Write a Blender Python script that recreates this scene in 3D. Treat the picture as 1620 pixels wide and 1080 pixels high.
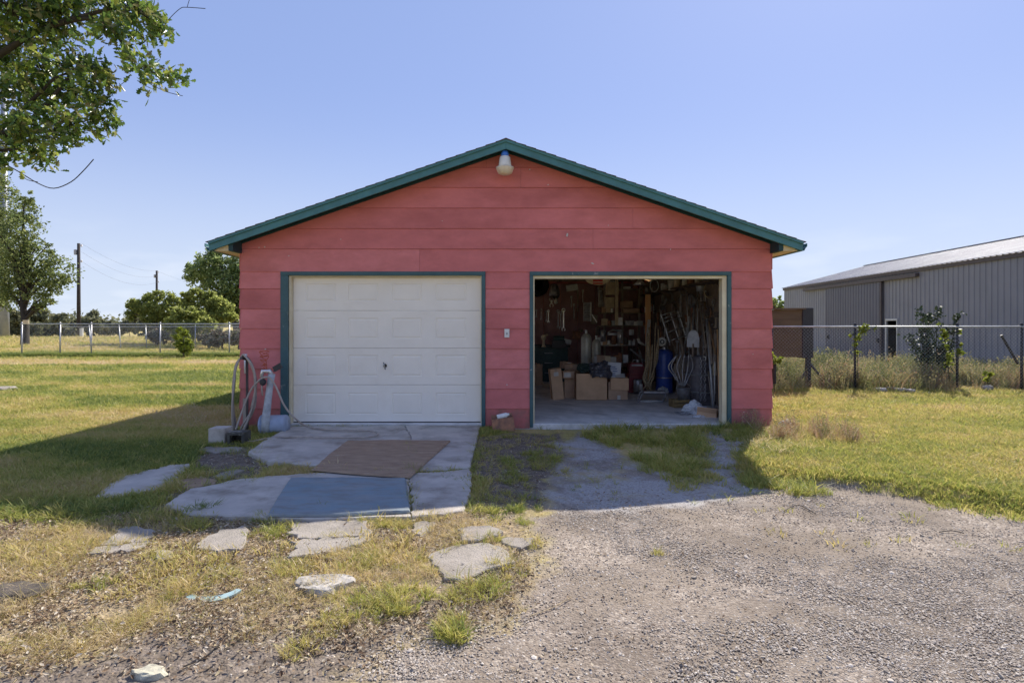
import bpy, math, random
import numpy as np
from mathutils import Vector, Matrix, Euler
R = math.radians
random.seed(7); rng = np.random.default_rng(11)
for o in list(bpy.data.objects): bpy.data.objects.remove(o)
S = bpy.context.scene
COL = S.collection

# ---------------------------------------------------------------- camera
cam_d = bpy.data.cameras.new('camera'); cam = bpy.data.objects.new('camera', cam_d); COL.objects.link(cam)
cam.location = (0, -8, 1.4); cam.rotation_euler = (R(90), 0, 0)
cam_d.sensor_width = 36; cam_d.lens = 896/1620*36
cam_d.shift_x = 5/1620; cam_d.shift_y = -27/1620
cam_d.clip_start = 0.05; cam_d.clip_end = 3000
S.camera = cam
# ---------------------------------------------------------------- world, sun, exposure
SUN_DIR = Vector((.62, .97, 1.0)).normalized()
elev = math.asin(SUN_DIR.z); azim = math.atan2(SUN_DIR.x, SUN_DIR.y)
W = bpy.data.worlds.new('World'); S.world = W; W.use_nodes = True
wt = W.node_tree; wt.nodes.clear()
sky = wt.nodes.new('ShaderNodeTexSky'); sky.sky_type = 'NISHITA'; sky.sun_disc = False
sky.sun_elevation = elev; sky.sun_rotation = azim
sky.altitude = 300; sky.air_density = 1.0; sky.dust_density = 0.4; sky.ozone_density = 3.0
bg = wt.nodes.new('ShaderNodeBackground'); bg.inputs[1].default_value = 0.15
wo = wt.nodes.new('ShaderNodeOutputWorld')
# faint thin cloud low in the north-west, noise on the view direction
tc = wt.nodes.new('ShaderNodeTexCoord')
mp = wt.nodes.new('ShaderNodeMapping'); mp.inputs['Scale'].default_value = (6, 6, 22)
nz = wt.nodes.new('ShaderNodeTexNoise'); nz.inputs['Scale'].default_value = 1.3; nz.inputs['Detail'].default_value = 6
rp = wt.nodes.new('ShaderNodeValToRGB'); rp.color_ramp.elements[0].position = .50; rp.color_ramp.elements[1].position = .72
sx = wt.nodes.new('ShaderNodeSeparateXYZ')
hr = wt.nodes.new('ShaderNodeMapRange'); hr.inputs[1].default_value = .01; hr.inputs[2].default_value = .16; hr.inputs[3].default_value = .5; hr.inputs[4].default_value = 0.0
mm = wt.nodes.new('ShaderNodeMath'); mm.operation = 'MULTIPLY'
mx = wt.nodes.new('ShaderNodeMix'); mx.data_type = 'RGBA'; mx.inputs[7].default_value = (4.0, 4.1, 4.3, 1)
# the camera's tone curve on the sky: strong highlight compression, then white balance
gm_ = wt.nodes.new('ShaderNodeGamma'); gm_.inputs[1].default_value = .32
tn = wt.nodes.new('ShaderNodeMix'); tn.data_type = 'RGBA'; tn.blend_type = 'MULTIPLY'; tn.inputs[0].default_value = 1; tn.inputs[7].default_value = (1.03, 1.21, 1.84, 1)
hz = wt.nodes.new('ShaderNodeMapRange'); hz.interpolation_type = 'SMOOTHERSTEP'; hz.inputs[1].default_value = -.12; hz.inputs[2].default_value = .42; hz.inputs[3].default_value = .95; hz.inputs[4].default_value = 0.0
hm_ = wt.nodes.new('ShaderNodeMix'); hm_.data_type = 'RGBA'; hm_.inputs[7].default_value = (2.75, 3.1, 3.6, 1)
L = wt.links.new
L(tc.outputs['Generated'], mp.inputs[0]); L(mp.outputs[0], nz.inputs['Vector']); L(nz.outputs[0], rp.inputs[0])
L(tc.outputs['Generated'], sx.inputs[0]); L(sx.outputs[2], hr.inputs[0]); L(rp.outputs[0], mm.inputs[0]); L(hr.outputs[0], mm.inputs[1])
L(sky.outputs[0], gm_.inputs[0]); L(gm_.outputs[0], tn.inputs[6]); L(sx.outputs[2], hz.inputs[0]); L(hz.outputs[0], hm_.inputs[0]); L(tn.outputs[2], hm_.inputs[6])
L(mm.outputs[0], mx.inputs[0]); L(hm_.outputs[2], mx.inputs[6]); L(mx.outputs[2], bg.inputs[0]); L(bg.outputs[0], wo.inputs[0])
sd = bpy.data.lights.new('sun', 'SUN'); sun = bpy.data.objects.new('sun', sd); COL.objects.link(sun)
sd.energy = 4.3; sd.angle = R(.5); sd.color = (1, .93, .82)
sun.rotation_euler = (-SUN_DIR).to_track_quat('-Z', 'Y').to_euler()
V = S.view_settings; V.view_transform = 'Standard'; V.look = 'None'; V.gamma = 1; V.use_curve_mapping = False
V.exposure = 0.85
S.render.engine = 'CYCLES'; S.cycles.diffuse_bounces = 8; S.cycles.max_bounces = 12

# ---------------------------------------------------------------- helpers
def at(px, py, d):
    return Vector(((px-805)/896*d, d-8, 1.4+(513-py)/896*d))
def gp(px, py, z=0.0):
    d = (1.4-z)*896/(py-513)
    return ((px-805)/896*d, d-8)
def ssm(a, b, x):
    t = np.clip((x-a)/(b-a), 0, 1); return t*t*(3-2*t)
def _h(i, j, s):
    n = (i*374761393 + j*668265263 + s*1274126177) & 0x7fffffff
    n = ((n ^ (n >> 13))*1274126177) & 0x7fffffff
    return ((n ^ (n >> 16)) & 0xffff)/65535.0
def vnoise(x, y, s=0):
    x = np.asarray(x, float); y = np.asarray(y, float)
    i = np.floor(x).astype(np.int64); j = np.floor(y).astype(np.int64)
    u = x-i; v = y-j; u = u*u*(3-2*u); v = v*v*(3-2*v)
    return (_h(i, j, s)*(1-u)+_h(i+1, j, s)*u)*(1-v)+(_h(i, j+1, s)*(1-u)+_h(i+1, j+1, s)*u)*v
def fbm(x, y, s=0, o=4):
    r = 0; a = .5; f = 1
    for k in range(o):
        r = r+a*vnoise(np.asarray(x)*f, np.asarray(y)*f, s+k*17); a *= .5; f *= 2.03
    return r/(1-.5**o)
def pip(x, y, poly):
    x = np.asarray(x); y = np.asarray(y); c = np.zeros(x.shape, bool); n = len(poly)
    for k in range(n):
        x1, y1 = poly[k]; x2, y2 = poly[(k+1) % n]
        if y1 == y2: continue
        c ^= ((y1 > y) != (y2 > y)) & (x < (x2-x1)*(y-y1)/(y2-y1)+x1)
    return c
class MB:
    def __init__(s): s.v = []; s.f = []; s.m = []
    def add(s, vs, fs, mi=0):
        b = len(s.v); s.v += [tuple(v) for v in vs]; s.f += [tuple(b+i for i in f) for f in fs]; s.m += [mi]*len(fs); return s
    def box(s, c, d, rot=None, mi=0, taper=1.0):
        hx, hy, hz = d[0]/2, d[1]/2, d[2]/2
        vs = [Vector((x*hx*(taper if z > 0 else 1), y*hy*(taper if z > 0 else 1), z*hz)) for x in (-1, 1) for y in (-1, 1) for z in (-1, 1)]
        if rot is not None:
            M = Euler(rot).to_matrix(); vs = [M@v for v in vs]
        vs = [v+Vector(c) for v in vs]
        return s.add(vs, [(0, 1, 3, 2), (4, 6, 7, 5), (0, 4, 5, 1), (2, 3, 7, 6), (0, 2, 6, 4), (1, 5, 7, 3)], mi)
    def tube(s, pts, r, n=8, cap=True, mi=0, squash=1.0):
        pts = [Vector(p) for p in pts]; k = len(pts); rr = r if isinstance(r, (list, tuple)) else [r]*k
        rings = []; up = None
        for i, p in enumerate(pts):
            t = (pts[min(i+1, k-1)]-pts[max(i-1, 0)])
            if t.length < 1e-9: t = Vector((0, 0, 1))
            t.normalize()
            if up is None: up = Vector((0, 0, 1)) if abs(t.z) < .9 else Vector((1, 0, 0))
            a = up-t*up.dot(t)
            if a.length < 1e-4: a = t.orthogonal()
            a.normalize(); up = a; b = t.cross(a)
            rings.append([p+(a*math.cos(2*math.pi*j/n)*squash+b*math.sin(2*math.pi*j/n))*rr[i] for j in range(n)])
        vs = [v for g in rings for v in g]
        fs = [(i*n+j, i*n+(j+1) % n, (i+1)*n+(j+1) % n, (i+1)*n+j) for i in range(k-1) for j in range(n)]
        if cap: fs += [tuple(range(n-1, -1, -1)), tuple((k-1)*n+j for j in range(n))]
        return s.add(vs, fs, mi)
    def lathe(s, prof, n=20, c=(0, 0, 0), mi=0, M=None):
        vs = []; k = len(prof)
        for r, z in prof:
            for j in range(n):
                v = Vector((r*math.cos(2*math.pi*j/n), r*math.sin(2*math.pi*j/n), z))
                if M is not None: v = M@v
                vs.append(v+Vector(c))
        fs = [(i*n+j, i*n+(j+1) % n, (i+1)*n+(j+1) % n, (i+1)*n+j) for i in range(k-1) for j in range(n)]
        if prof[0][0] > 1e-4: fs.append(tuple(range(n-1, -1, -1)))
        if prof[-1][0] > 1e-4: fs.append(tuple((k-1)*n+j for j in range(n)))
        return s.add(vs, fs, mi)
    def prism(s, poly, a, b, axis='z', mi=0):
        n = len(poly)
        def P(p, h):
            if axis == 'z': return (p[0], p[1], h)
            if axis == 'y': return (p[0], h, p[1])
            return (h, p[0], p[1])
        ar = sum(poly[i][0]*poly[(i+1) % n][1]-poly[(i+1) % n][0]*poly[i][1] for i in range(n))
        if ar < 0: poly = poly[::-1]
        vs = [P(p, a) for p in poly]+[P(p, b) for p in poly]
        fs = [tuple(range(n-1, -1, -1)), tuple(range(n, 2*n))]+[(i, (i+1) % n, n+(i+1) % n, n+i) for i in range(n)]
        if axis == 'y': fs = [f[::-1] for f in fs]
        return s.add(vs, fs, mi)
    def mesh(s, name, mats, smooth=False, bevel=0):
        me = bpy.data.meshes.new(name); me.from_pydata([tuple(v) for v in s.v], [], s.f)
        for m in (mats if isinstance(mats, (list, tuple)) else [mats]): me.materials.append(m)
        if any(s.m): me.polygons.foreach_set('material_index', s.m)
        if smooth: me.polygons.foreach_set('use_smooth', [True]*len(s.f))
        me.update()
        if bevel:
            import bmesh
            bm = bmesh.new(); bm.from_mesh(me)
            bmesh.ops.remove_doubles(bm, verts=bm.verts, dist=1e-5)
            es = [e for e in bm.edges if len(e.link_faces) == 2 and e.calc_face_angle(0) > .6]
            bmesh.ops.bevel(bm, geom=es, offset=bevel, segments=1, affect='EDGES', clamp_overlap=True)
            bm.to_mesh(me); bm.free()
        return me
def npmesh(name, V_, F_, mats, smooth=False, mi=None):
    me = bpy.data.meshes.new(name); V_ = np.asarray(V_, np.float32); F_ = np.asarray(F_, np.int32)
    k = F_.shape[1]; me.vertices.add(len(V_)); me.vertices.foreach_set('co', V_.ravel())
    me.loops.add(F_.size); me.loops.foreach_set('vertex_index', F_.ravel())
    me.polygons.add(len(F_)); me.polygons.foreach_set('loop_start', np.arange(0, F_.size, k, dtype=np.int32))
    try: me.polygons.foreach_set('loop_total', np.full(len(F_), k, np.int32))
    except Exception: pass
    for m in (mats if isinstance(mats, (list, tuple)) else [mats]): me.materials.append(m)
    if mi is not None: me.polygons.foreach_set('material_index', np.asarray(mi, np.int32))
    if smooth: me.polygons.foreach_set('use_smooth', np.ones(len(F_), bool))
    me.update(calc_edges=True); me.validate(); return me
def link(name, me, parent=None, loc=(0, 0, 0), rot=(0, 0, 0), scale=None):
    o = bpy.data.objects.new(name, me); COL.objects.link(o); o.location = loc; o.rotation_euler = rot
    if parent is not None: o.parent = parent
    if scale is not None: o.scale = scale if isinstance(scale, (tuple, list)) else (scale,)*3
    return o
def tag(o, label, cat, group=None, kind=None):
    o['label'] = label; o['category'] = cat
    if group: o['group'] = group
    if kind: o['kind'] = kind
    return o
def thing(name, label, cat, loc=(0, 0, 0), rot=(0, 0, 0), group=None):
    return tag(link(name, None, None, loc, rot), label, cat, group)
def one(name, label, cat, mb, mat, loc=(0, 0, 0), rot=(0, 0, 0), group=None, smooth=False, bevel=0):
    return tag(link(name, mb.mesh(name, mat, smooth, bevel), None, loc, rot), label, cat, group)
def part(name, mb, mat, parent, loc=(0, 0, 0), rot=(0, 0, 0), smooth=False, bevel=0, label=None):
    me = mb if isinstance(mb, bpy.types.Mesh) else mb.mesh(name, mat, smooth, bevel)
    o = link(name, me, parent, loc, rot)
    if label: o['label'] = label
    return o
def copy_tree(o, parent=None):
    c = o.copy(); COL.objects.link(c); c.parent = parent
    for ch in list(o.children): copy_tree(ch, c)
    return c

# ---------------------------------------------------------------- materials
def mat(name, c1, c2=None, rough=.8, scale=6, bump=0.0, bscale=None, metal=0.0, detail=5, lo=.35, hi=.65, c3=None, s3=1.5, t3=(.55, .7), trans=0.0, stretch=None, spec=.4, island=0.0):
    m = bpy.data.materials.new(name); m.use_nodes = True; t = m.node_tree; N = t.nodes; l = t.links.new
    b = N['Principled BSDF']; b.inputs['Roughness'].default_value = rough; b.inputs['Metallic'].default_value = metal
    b.inputs['Specular IOR Level'].default_value = spec
    co = N.new('ShaderNodeTexCoord'); src = co.outputs['Object']
    oi = N.new('ShaderNodeObjectInfo'); ad = N.new('ShaderNodeVectorMath'); ad.operation = 'ADD'
    sc = N.new('ShaderNodeVectorMath'); sc.operation = 'SCALE'; l(oi.outputs['Location'], sc.inputs[0]); sc.inputs['Scale'].default_value = 1.7
    l(src, ad.inputs[0]); l(sc.outputs[0], ad.inputs[1]); src = ad.outputs[0]
    if stretch:
        mpn = N.new('ShaderNodeMapping'); mpn.inputs['Scale'].default_value = stretch; l(src, mpn.inputs[0]); src = mpn.outputs[0]
    n1 = N.new('ShaderNodeTexNoise'); n1.inputs['Scale'].default_value = scale; n1.inputs['Detail'].default_value = detail; n1.inputs['Roughness'].default_value = .6
    l(src, n1.inputs['Vector'])
    r1 = N.new('ShaderNodeValToRGB'); r1.color_ramp.elements[0].position = lo; r1.color_ramp.elements[1].position = hi
    c2 = c2 or tuple(x*.8 for x in c1)
    r1.color_ramp.elements[0].color = (*c2, 1); r1.color_ramp.elements[1].color = (*c1, 1)
    l(n1.outputs[0], r1.inputs[0]); out = r1.outputs[0]
    if c3:
        n3 = N.new('ShaderNodeTexNoise'); n3.inputs['Scale'].default_value = s3; n3.inputs['Detail'].default_value = 7; n3.inputs['Roughness'].default_value = .65
        l(src, n3.inputs['Vector'])
        r3 = N.new('ShaderNodeMapRange'); r3.inputs[1].default_value = t3[0]; r3.inputs[2].default_value = t3[1]; l(n3.outputs[0], r3.inputs[0])
        x = N.new('ShaderNodeMix'); x.data_type = 'RGBA'; l(r3.outputs[0], x.inputs[0]); l(out, x.inputs[6]); x.inputs[7].default_value = (*c3, 1); out = x.outputs[2]
    if island:
        g = N.new('ShaderNodeNewGeometry'); h = N.new('ShaderNodeHueSaturation')
        a = N.new('ShaderNodeMapRange'); a.inputs[3].default_value = 1-island; a.inputs[4].default_value = 1+island
        l(g.outputs['Random Per Island'], a.inputs[0]); l(a.outputs[0], h.inputs['Value'])
        a2 = N.new('ShaderNodeMapRange'); a2.inputs[3].default_value = .5-.035; a2.inputs[4].default_value = .5+.035
        q = N.new('ShaderNodeMath'); q.operation = 'MULTIPLY'; q.inputs[1].default_value = 7.3; l(g.outputs['Random Per Island'], q.inputs[0])
        q2 = N.new('ShaderNodeMath'); q2.operation = 'FRACT'; l(q.outputs[0], q2.inputs[0]); l(q2.outputs[0], a2.inputs[0]); l(a2.outputs[0], h.inputs['Hue'])
        l(out, h.inputs['Color']); out = h.outputs[0]
    l(out, b.inputs['Base Color'])
    if bump:
        nb = N.new('ShaderNodeTexNoise'); nb.inputs['Scale'].default_value = bscale or scale*4; nb.inputs['Detail'].default_value = 6
        l(src, nb.inputs['Vector']); bp = N.new('ShaderNodeBump'); bp.inputs['Strength'].default_value = bump; bp.inputs['Distance'].default_value = .01
        l(nb.outputs[0], bp.inputs['Height']); l(bp.outputs[0], b.inputs['Normal'])
    if trans:
        tr = N.new('ShaderNodeBsdfTranslucent'); l(out, tr.inputs[0])
        ms = N.new('ShaderNodeMixShader'); ms.inputs[0].default_value = trans
        l(b.outputs[0], ms.inputs[1]); l(tr.outputs[0], ms.inputs[2]); l(ms.outputs[0], N['Material Output'].inputs[0])
    return m
def leafmat(name, cols, trans=.4, rough=.5, attr=False, by='island'):
    """colour picked per leaf / blade / stone at random along a ramp"""
    m = bpy.data.materials.new(name); m.use_nodes = True; t = m.node_tree; N = t.nodes; l = t.links.new
    b = N['Principled BSDF']; b.inputs['Roughness'].default_value = rough; b.inputs['Specular IOR Level'].default_value = .3
    r = N.new('ShaderNodeValToRGB'); e = r.color_ramp.elements
    while len(e) < len(cols): e.new(.5)
    for i, c in enumerate(cols): e[i].position = i/(len(cols)-1); e[i].color = (*c, 1)
    if by == 'island':
        g = N.new('ShaderNodeNewGeometry'); l(g.outputs['Random Per Island'], r.inputs[0])
    elif by == 'object':
        g = N.new('ShaderNodeObjectInfo'); l(g.outputs['Random'], r.inputs[0])
    elif by == 'tint':
        g = N.new('ShaderNodeAttribute'); g.attribute_type = 'INSTANCER'; g.attribute_name = 'tint'
        g2 = N.new('ShaderNodeNewGeometry'); q = N.new('ShaderNodeMapRange'); q.inputs[3].default_value = -.16; q.inputs[4].default_value = .16
        l(g2.outputs['Random Per Island'], q.inputs[0]); ad = N.new('ShaderNodeMath'); ad.use_clamp = True; l(g.outputs['Fac'], ad.inputs[0]); l(q.outputs[0], ad.inputs[1]); l(ad.outputs[0], r.inputs[0])
    l(r.outputs[0], b.inputs['Base Color'])
    if trans:
        tr = N.new('ShaderNodeBsdfTranslucent'); l(r.outputs[0], tr.inputs[0])
        ms = N.new('ShaderNodeMixShader'); ms.inputs[0].default_value = trans
        l(b.outputs[0], ms.inputs[1]); l(tr.outputs[0], ms.inputs[2]); l(ms.outputs[0], N['Material Output'].inputs[0])
    return m
def glow(name, c, e):
    m = mat(name, c, rough=.5); return m

M = {}
M['red'] = mat('red siding paint', (.655, .195, .20), (.575, .165, .165), .62, 2.2, .35, 90, c3=(.40, .105, .10), s3=.7, t3=(.42, .74), stretch=(1, 1, 2.2))
M['redb'] = mat('red siding paint, faded', (.68, .22, .225), (.60, .185, .185), .66, 3.1, .35, 90, c3=(.44, .13, .12), s3=.9, t3=(.45, .75), stretch=(1, 1, 2.2))
M['redc'] = mat('red siding paint, darker', (.62, .18, .18), (.53, .15, .15), .6, 2.6, .35, 90, c3=(.36, .09, .085), s3=.8, t3=(.5, .8), stretch=(1, 1, 2.2))
M['reddirty'] = mat('red siding paint, mud splashed', (.55, .17, .165), (.45, .14, .125), .8, 4, .4, 90, c3=(.24, .14, .11), s3=3.2, t3=(.45, .68))
M['studwall'] = mat('bare stud wall', (.30, .235, .20), (.20, .15, .13), .9, 5, .3, 40)
M['reddark'] = mat('red joint', (.09, .02, .02))
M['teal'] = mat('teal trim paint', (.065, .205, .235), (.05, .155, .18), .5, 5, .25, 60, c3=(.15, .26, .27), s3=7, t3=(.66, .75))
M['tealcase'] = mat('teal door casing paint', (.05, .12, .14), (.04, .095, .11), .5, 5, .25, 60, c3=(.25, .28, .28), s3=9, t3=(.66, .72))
M['tealshade'] = mat('shaded teal frieze', (.012, .05, .06), rough=.6)  # frieze and soffit teal, darkened to draw the shadow line under the rake
M['chip'] = mat('bare primer', (.6, .58, .55), rough=.7)
M['cream'] = mat('cream jamb paint', (.78, .70, .50), (.66, .56, .38), .6, 4, .1)
M['soffit'] = mat('cream soffit', (.78, .68, .5), (.66, .55, .4), .7, 5, .2)
M['shingle'] = mat('plum asphalt shingle', (.13, .09, .11), (.06, .045, .06), .95, 60, .6, 200)
M['door'] = mat('almond white steel door', (.88, .83, .75), (.83, .78, .70), .45, 2.5, .12, 220, c3=(.76, .69, .60), s3=1.8, t3=(.56, .85))
M['rubber'] = mat('black rubber', (.015, .015, .016), rough=.8)
M['chrome'] = mat('worn chrome', (.5, .5, .5), (.25, .25, .25), .3, 20, metal=.9)
M['white'] = mat('white plastic', (.75, .75, .74), (.66, .66, .64), .45, 8)
M['bluecap'] = mat('blue photocell cap', (.05, .19, .75), rough=.35)
M['lens'] = mat('frosted yellowed lens', (.68, .64, .55), (.6, .5, .38), .3, 12)
M['concrete'] = mat('weathered concrete slab', (.58, .53, .48), (.45, .415, .38), .92, 4, .6, 120, c3=(.27, .235, .20), s3=2.5, t3=(.48, .70))
M['concrete2'] = mat('pale worn concrete', (.37, .33, .29), (.29, .26, .225), .95, 9, .9, 90, c3=(.22, .19, .16), s3=3, t3=(.5, .75))
M['floor'] = mat('garage slab', (0.750, 0.720, 0.704), (0.540, 0.526, 0.510), .8, 3, .3, 70, c3=(0.330, 0.316, 0.300), s3=1.6, t3=(.5, .75))
M['ply'] = mat('weathered brown plywood', (.40, .28, .19), (.28, .19, .13), .9, 5, .4, 80, c3=(.46, .38, .32), s3=6, t3=(.6, .72), stretch=(1, 3, 1))
M['bluemat'] = mat('faded blue painted board', (.26, .285, .30), (.18, .27, .33), .8, 1.6, .3, 60, c3=(.2, .22, .23), s3=4, t3=(.45, .65), stretch=(1, 2.4, 1))
M['wood'] = mat('raw framing wood', (.33, .21, .11), (.2, .12, .065), .85, 8, .3, 60, stretch=(1, 1, .15))
M['woodgrey'] = mat('weathered grey wood', (0.434, 0.370, 0.315), (0.239, 0.195, 0.162), .9, 8, .4, 50, stretch=(1, 1, .15))
M['wooddark'] = mat('dark old wood', (0.162, 0.119, 0.098), (0.076, 0.055, 0.048), .9, 6, .4, 50)
M['intred'] = mat('dark oxblood board wall', (.40, .235, .235), (.28, .16, .165), .9, 3, .3, 40)
M['rafter'] = mat('rafter wood', (.30, .22, .16), (.18, .13, .1), .9, 5)
M['card'] = mat('brown cardboard', (0.640, 0.426, 0.271), (0.524, 0.339, 0.214), .9, 5, .15, 60)
M['card2'] = mat('dull cardboard', (0.521, 0.358, 0.249), (0.391, 0.260, 0.185), .9, 5, .15, 60)
M['tape'] = mat('packing label', (.6, .58, .55), rough=.6)
M['paper'] = mat('white printed carton', (.62, .64, .68), (.5, .53, .6), .7, 12)
M['ink'] = mat('blue print', (.08, .14, .38), rough=.7)
M['bag'] = mat('black bin bag', (0.043, 0.043, 0.060), (0.076, 0.076, 0.098), .3, 9, .6, 25, spec=.7)
M['greenbag'] = mat('dark green tarp', (.035, .06, .055), rough=.6)
M['tarp'] = mat('white plastic sheet', (0.720, 0.744, 0.792), (0.480, 0.504, 0.552), .5, 7, .3, 30)
M['steel'] = mat('dull steel', (0.477, 0.477, 0.500), (0.260, 0.260, 0.283), .45, 12, .2, 60, metal=.7)
M['steellight'] = mat('bare bright steel', (0.800, 0.800, 0.800), (0.580, 0.563, 0.580), .35, 12, metal=.6)
M['galv'] = mat('galvanised steel', (0.586, 0.603, 0.618), (0.407, 0.423, 0.440), .5, 9, metal=.5)
M['iron'] = mat('dark rusty iron', (0.130, 0.109, 0.104), (0.076, 0.060, 0.060), .7, 10, .3, 60)
M['rust'] = mat('rusted metal', (0.434, 0.206, 0.119), (0.217, 0.119, 0.087), .85, 14, .5, 60)
M['tank'] = mat('aluminium cylinder paint', (0.588, 0.588, 0.532), (0.420, 0.420, 0.378), .4, 5, metal=.2)
M['blue'] = mat('blue cylinder enamel', (0.055, 0.112, 0.484), (0.041, 0.084, 0.354), .35, 5)
M['redp'] = mat('bright red enamel', (.5, .03, .03), rough=.4)
M['redbox'] = mat('dark red toolbox enamel', (0.260, 0.043, 0.055), (0.153, 0.032, 0.043), .45, 6)
M['greenmetal'] = mat('dark green cabinet', (0.043, 0.098, 0.098), (0.027, 0.055, 0.056), .5, 5)
M['black'] = mat('black metal', (0.037, 0.037, 0.044), rough=.5)
M['drum'] = mat('dark steel drum', (0.195, 0.185, 0.206), (0.109, 0.098, 0.109), .55, 7, .3, 40, metal=.3)
M['beige'] = mat('beige enamel', (0.690, 0.580, 0.400), (0.524, 0.414, 0.276), .6, 9)
M['ochre'] = mat('ochre wood crate', (.3, .22, .1), (.18, .12, .055), .85, 9)
M['orange'] = mat('orange wood plank', (0.800, 0.521, 0.260), (0.800, 0.370, 0.174), .8, 7, stretch=(1, 1, .2))
M['rope'] = mat('tan rope', (0.543, 0.434, 0.283), (0.304, 0.239, 0.153), .95, 30, .5, 80)
M['hose'] = mat('dull tan garden hose', (.46, .40, .35), (.34, .29, .26), .6, 12)
M['hosedark'] = mat('dark grey hose', (.20, .19, .19), (.13, .125, .13), .55, 12)
M['bucket'] = mat('pale blue grey plastic', (.4, .46, .58), (.3, .36, .47), .5, 6, c3=(.25, .24, .24), s3=6)
M['pipewrap'] = mat('white wrapped standpipe', (.55, .58, .62), (.36, .38, .41), .7, 14, .6, 50)
M['rag'] = mat('orange rag', (.55, .12, .05), rough=.9)
M['barn'] = mat('blue grey ribbed steel', (.235, .245, .28), (.21, .22, .25), .5, 1.2, c3=(.18, .185, .22), s3=.7, t3=(.5, .8))
M['barndoor'] = mat('darker grey door steel', (.125, .13, .16), (.11, .115, .145), .5, 1.5)
M['barnroof'] = mat('pale ribbed roof steel', (.32, .32, .35), (.25, .25, .28), .45, 1.5, metal=.2)
M['barntrim'] = mat('brown grey trim', (.1, .085, .085), rough=.6)
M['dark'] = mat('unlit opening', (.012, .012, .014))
M['brownboard'] = mat('brown weathered board', (.17, .115, .07), (.11, .075, .05), .9, 5, .3, 40, stretch=(.2, 1, 1))
M['bark'] = mat('grey brown bark', (.12, .1, .085), (.06, .05, .042), .95, 10, .9, 30, stretch=(1, 1, .3))
M['barkdark'] = mat('dark bark', (.055, .047, .042), (.03, .026, .023), .95, 10, .6, 30, stretch=(1, 1, .3))
M['pole'] = mat('dark creosote pole', (.06, .05, .05), (.035, .03, .03), .9, 4)
M['steelpole'] = mat('grey steel pole', (.3, .32, .36), (.26, .28, .32), .5, 2, metal=.3)
M['wire'] = mat('aluminium line wire', (.12, .12, .14), rough=.5)
M['rock'] = mat('white limestone', (.5, .47, .43), (.3, .28, .26), .9, 7, .9, 30, c3=(.06, .055, .05), s3=9, t3=(.55, .62))
M['rockdark'] = mat('dark lichen stone', (.10, .095, .08), (.05, .05, .045), .9, 8, .8, 30, c3=(.5, .48, .4), s3=3, t3=(.58, .66))
M['rockpale'] = mat('pale lichen stone', (.50, .47, .36), (.2, .19, .16), .9, 7, .8, 30, lo=.45, hi=.55)
M['shard'] = mat('pale aqua plastic', (.45, .6, .6), (.35, .5, .5), .4, 9)
M['oak'] = leafmat('oak leaf', [(.05, .09, .03), (.075, .14, .035), (.12, .20, .045), (.26, .36, .06), (.09, .16, .05), (.26, .24, .12), (.40, .48, .08)], .42, .28)
M['leafA'] = leafmat('dusty green foliage', [(.10, .14, .05), (.16, .205, .075), (.22, .27, .09), (.30, .32, .12)], .6)
M['leafB'] = leafmat('bright green foliage', [(.13, .18, .07), (.22, .29, .10), (.34, .42, .15), (.46, .52, .24)], .55, .35)
M['leafC'] = leafmat('olive feathery foliage', [(.20, .24, .065), (.31, .35, .095), (.43, .45, .14)], .6)
M['leafD'] = leafmat('yellow green foliage', [(.13, .17, .025), (.22, .27, .035), (.30, .33, .06)], .5)
M['leafE'] = leafmat('dark sapling foliage', [(0.028, 0.047, 0.028), (0.047, 0.070, 0.035), (0.070, 0.094, 0.047)], .2)
M['brush'] = leafmat('dry brush', [(0.166, 0.135, 0.114), (0.270, 0.218, 0.177), (0.166, 0.187, 0.104), (0.333, 0.291, 0.208)], .3, .8)
M['scrub'] = leafmat('grey green scrub', [(.14, .155, .09), (.20, .215, .12), (.28, .27, .16)], .45, .7)

def panemat():
    m = bpy.data.materials.new('window pane'); m.use_nodes = True; t = m.node_tree; N = t.nodes
    a = N.new('ShaderNodeBsdfTransparent'); b = N.new('ShaderNodeBsdfGlossy'); b.inputs['Roughness'].default_value = .05; x = N.new('ShaderNodeMixShader'); x.inputs[0].default_value = .08
    t.links.new(a.outputs[0], x.inputs[1]); t.links.new(b.outputs[0], x.inputs[2]); t.links.new(x.outputs[0], N['Material Output'].inputs[0]); return m
M['pane'] = panemat()

# ---------------------------------------------------------------- terrain
def GP(pts, z=-.06): return [gp(a, b, z) for a, b in pts]
MND = [(1.9, -.6), (2.25, -1.8), (2.6, -2.45), (3.58, -3.0), (4.2, -3.45), (7, -5.0), (12, -8)]
def mound(x, y):
    yb = np.interp(x, [p[0] for p in MND], [p[1] for p in MND])
    return ssm(-.12, .22, y-yb)*ssm(1.95, 2.25, x+.12*(y+1.8))
def gz(x, y):
    x = np.asarray(x, float); y = np.asarray(y, float)
    s = ssm(.2, -2.6, y); t = ssm(-.35, .8, x)
    z = -.055-.065*s*t*(1-mound(x, y)) + .012*(fbm(x*1.3, y*1.3, 3)-.5) + .02*(fbm(x*.3, y*.3, 5)-.5)*ssm(4.5, 7, np.hypot(x, y-3))
    z = z+.03*mound(x, y)*(fbm(x*2, y*2, 8))
    near = ssm(4.2, 3.2, np.abs(x))*ssm(-.15, .05, y)*ssm(7.6, 7.2, y)
    z = z-.05*near
    z = z+.02*(fbm(x*5, y*5, 31)-.5)*ssm(0, -.5, y)*(1-t)
    return z
GRAV = GP([(866, 802), (1000, 792), (1190, 776), (1260, 772), (1330, 774), (1450, 794), (1620, 824), (2600, 1050), (2600, 1700), (300, 1700), (520, 1150), (700, 1035), (790, 970), (850, 940), (835, 880), (850, 840)], -.15)
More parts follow.
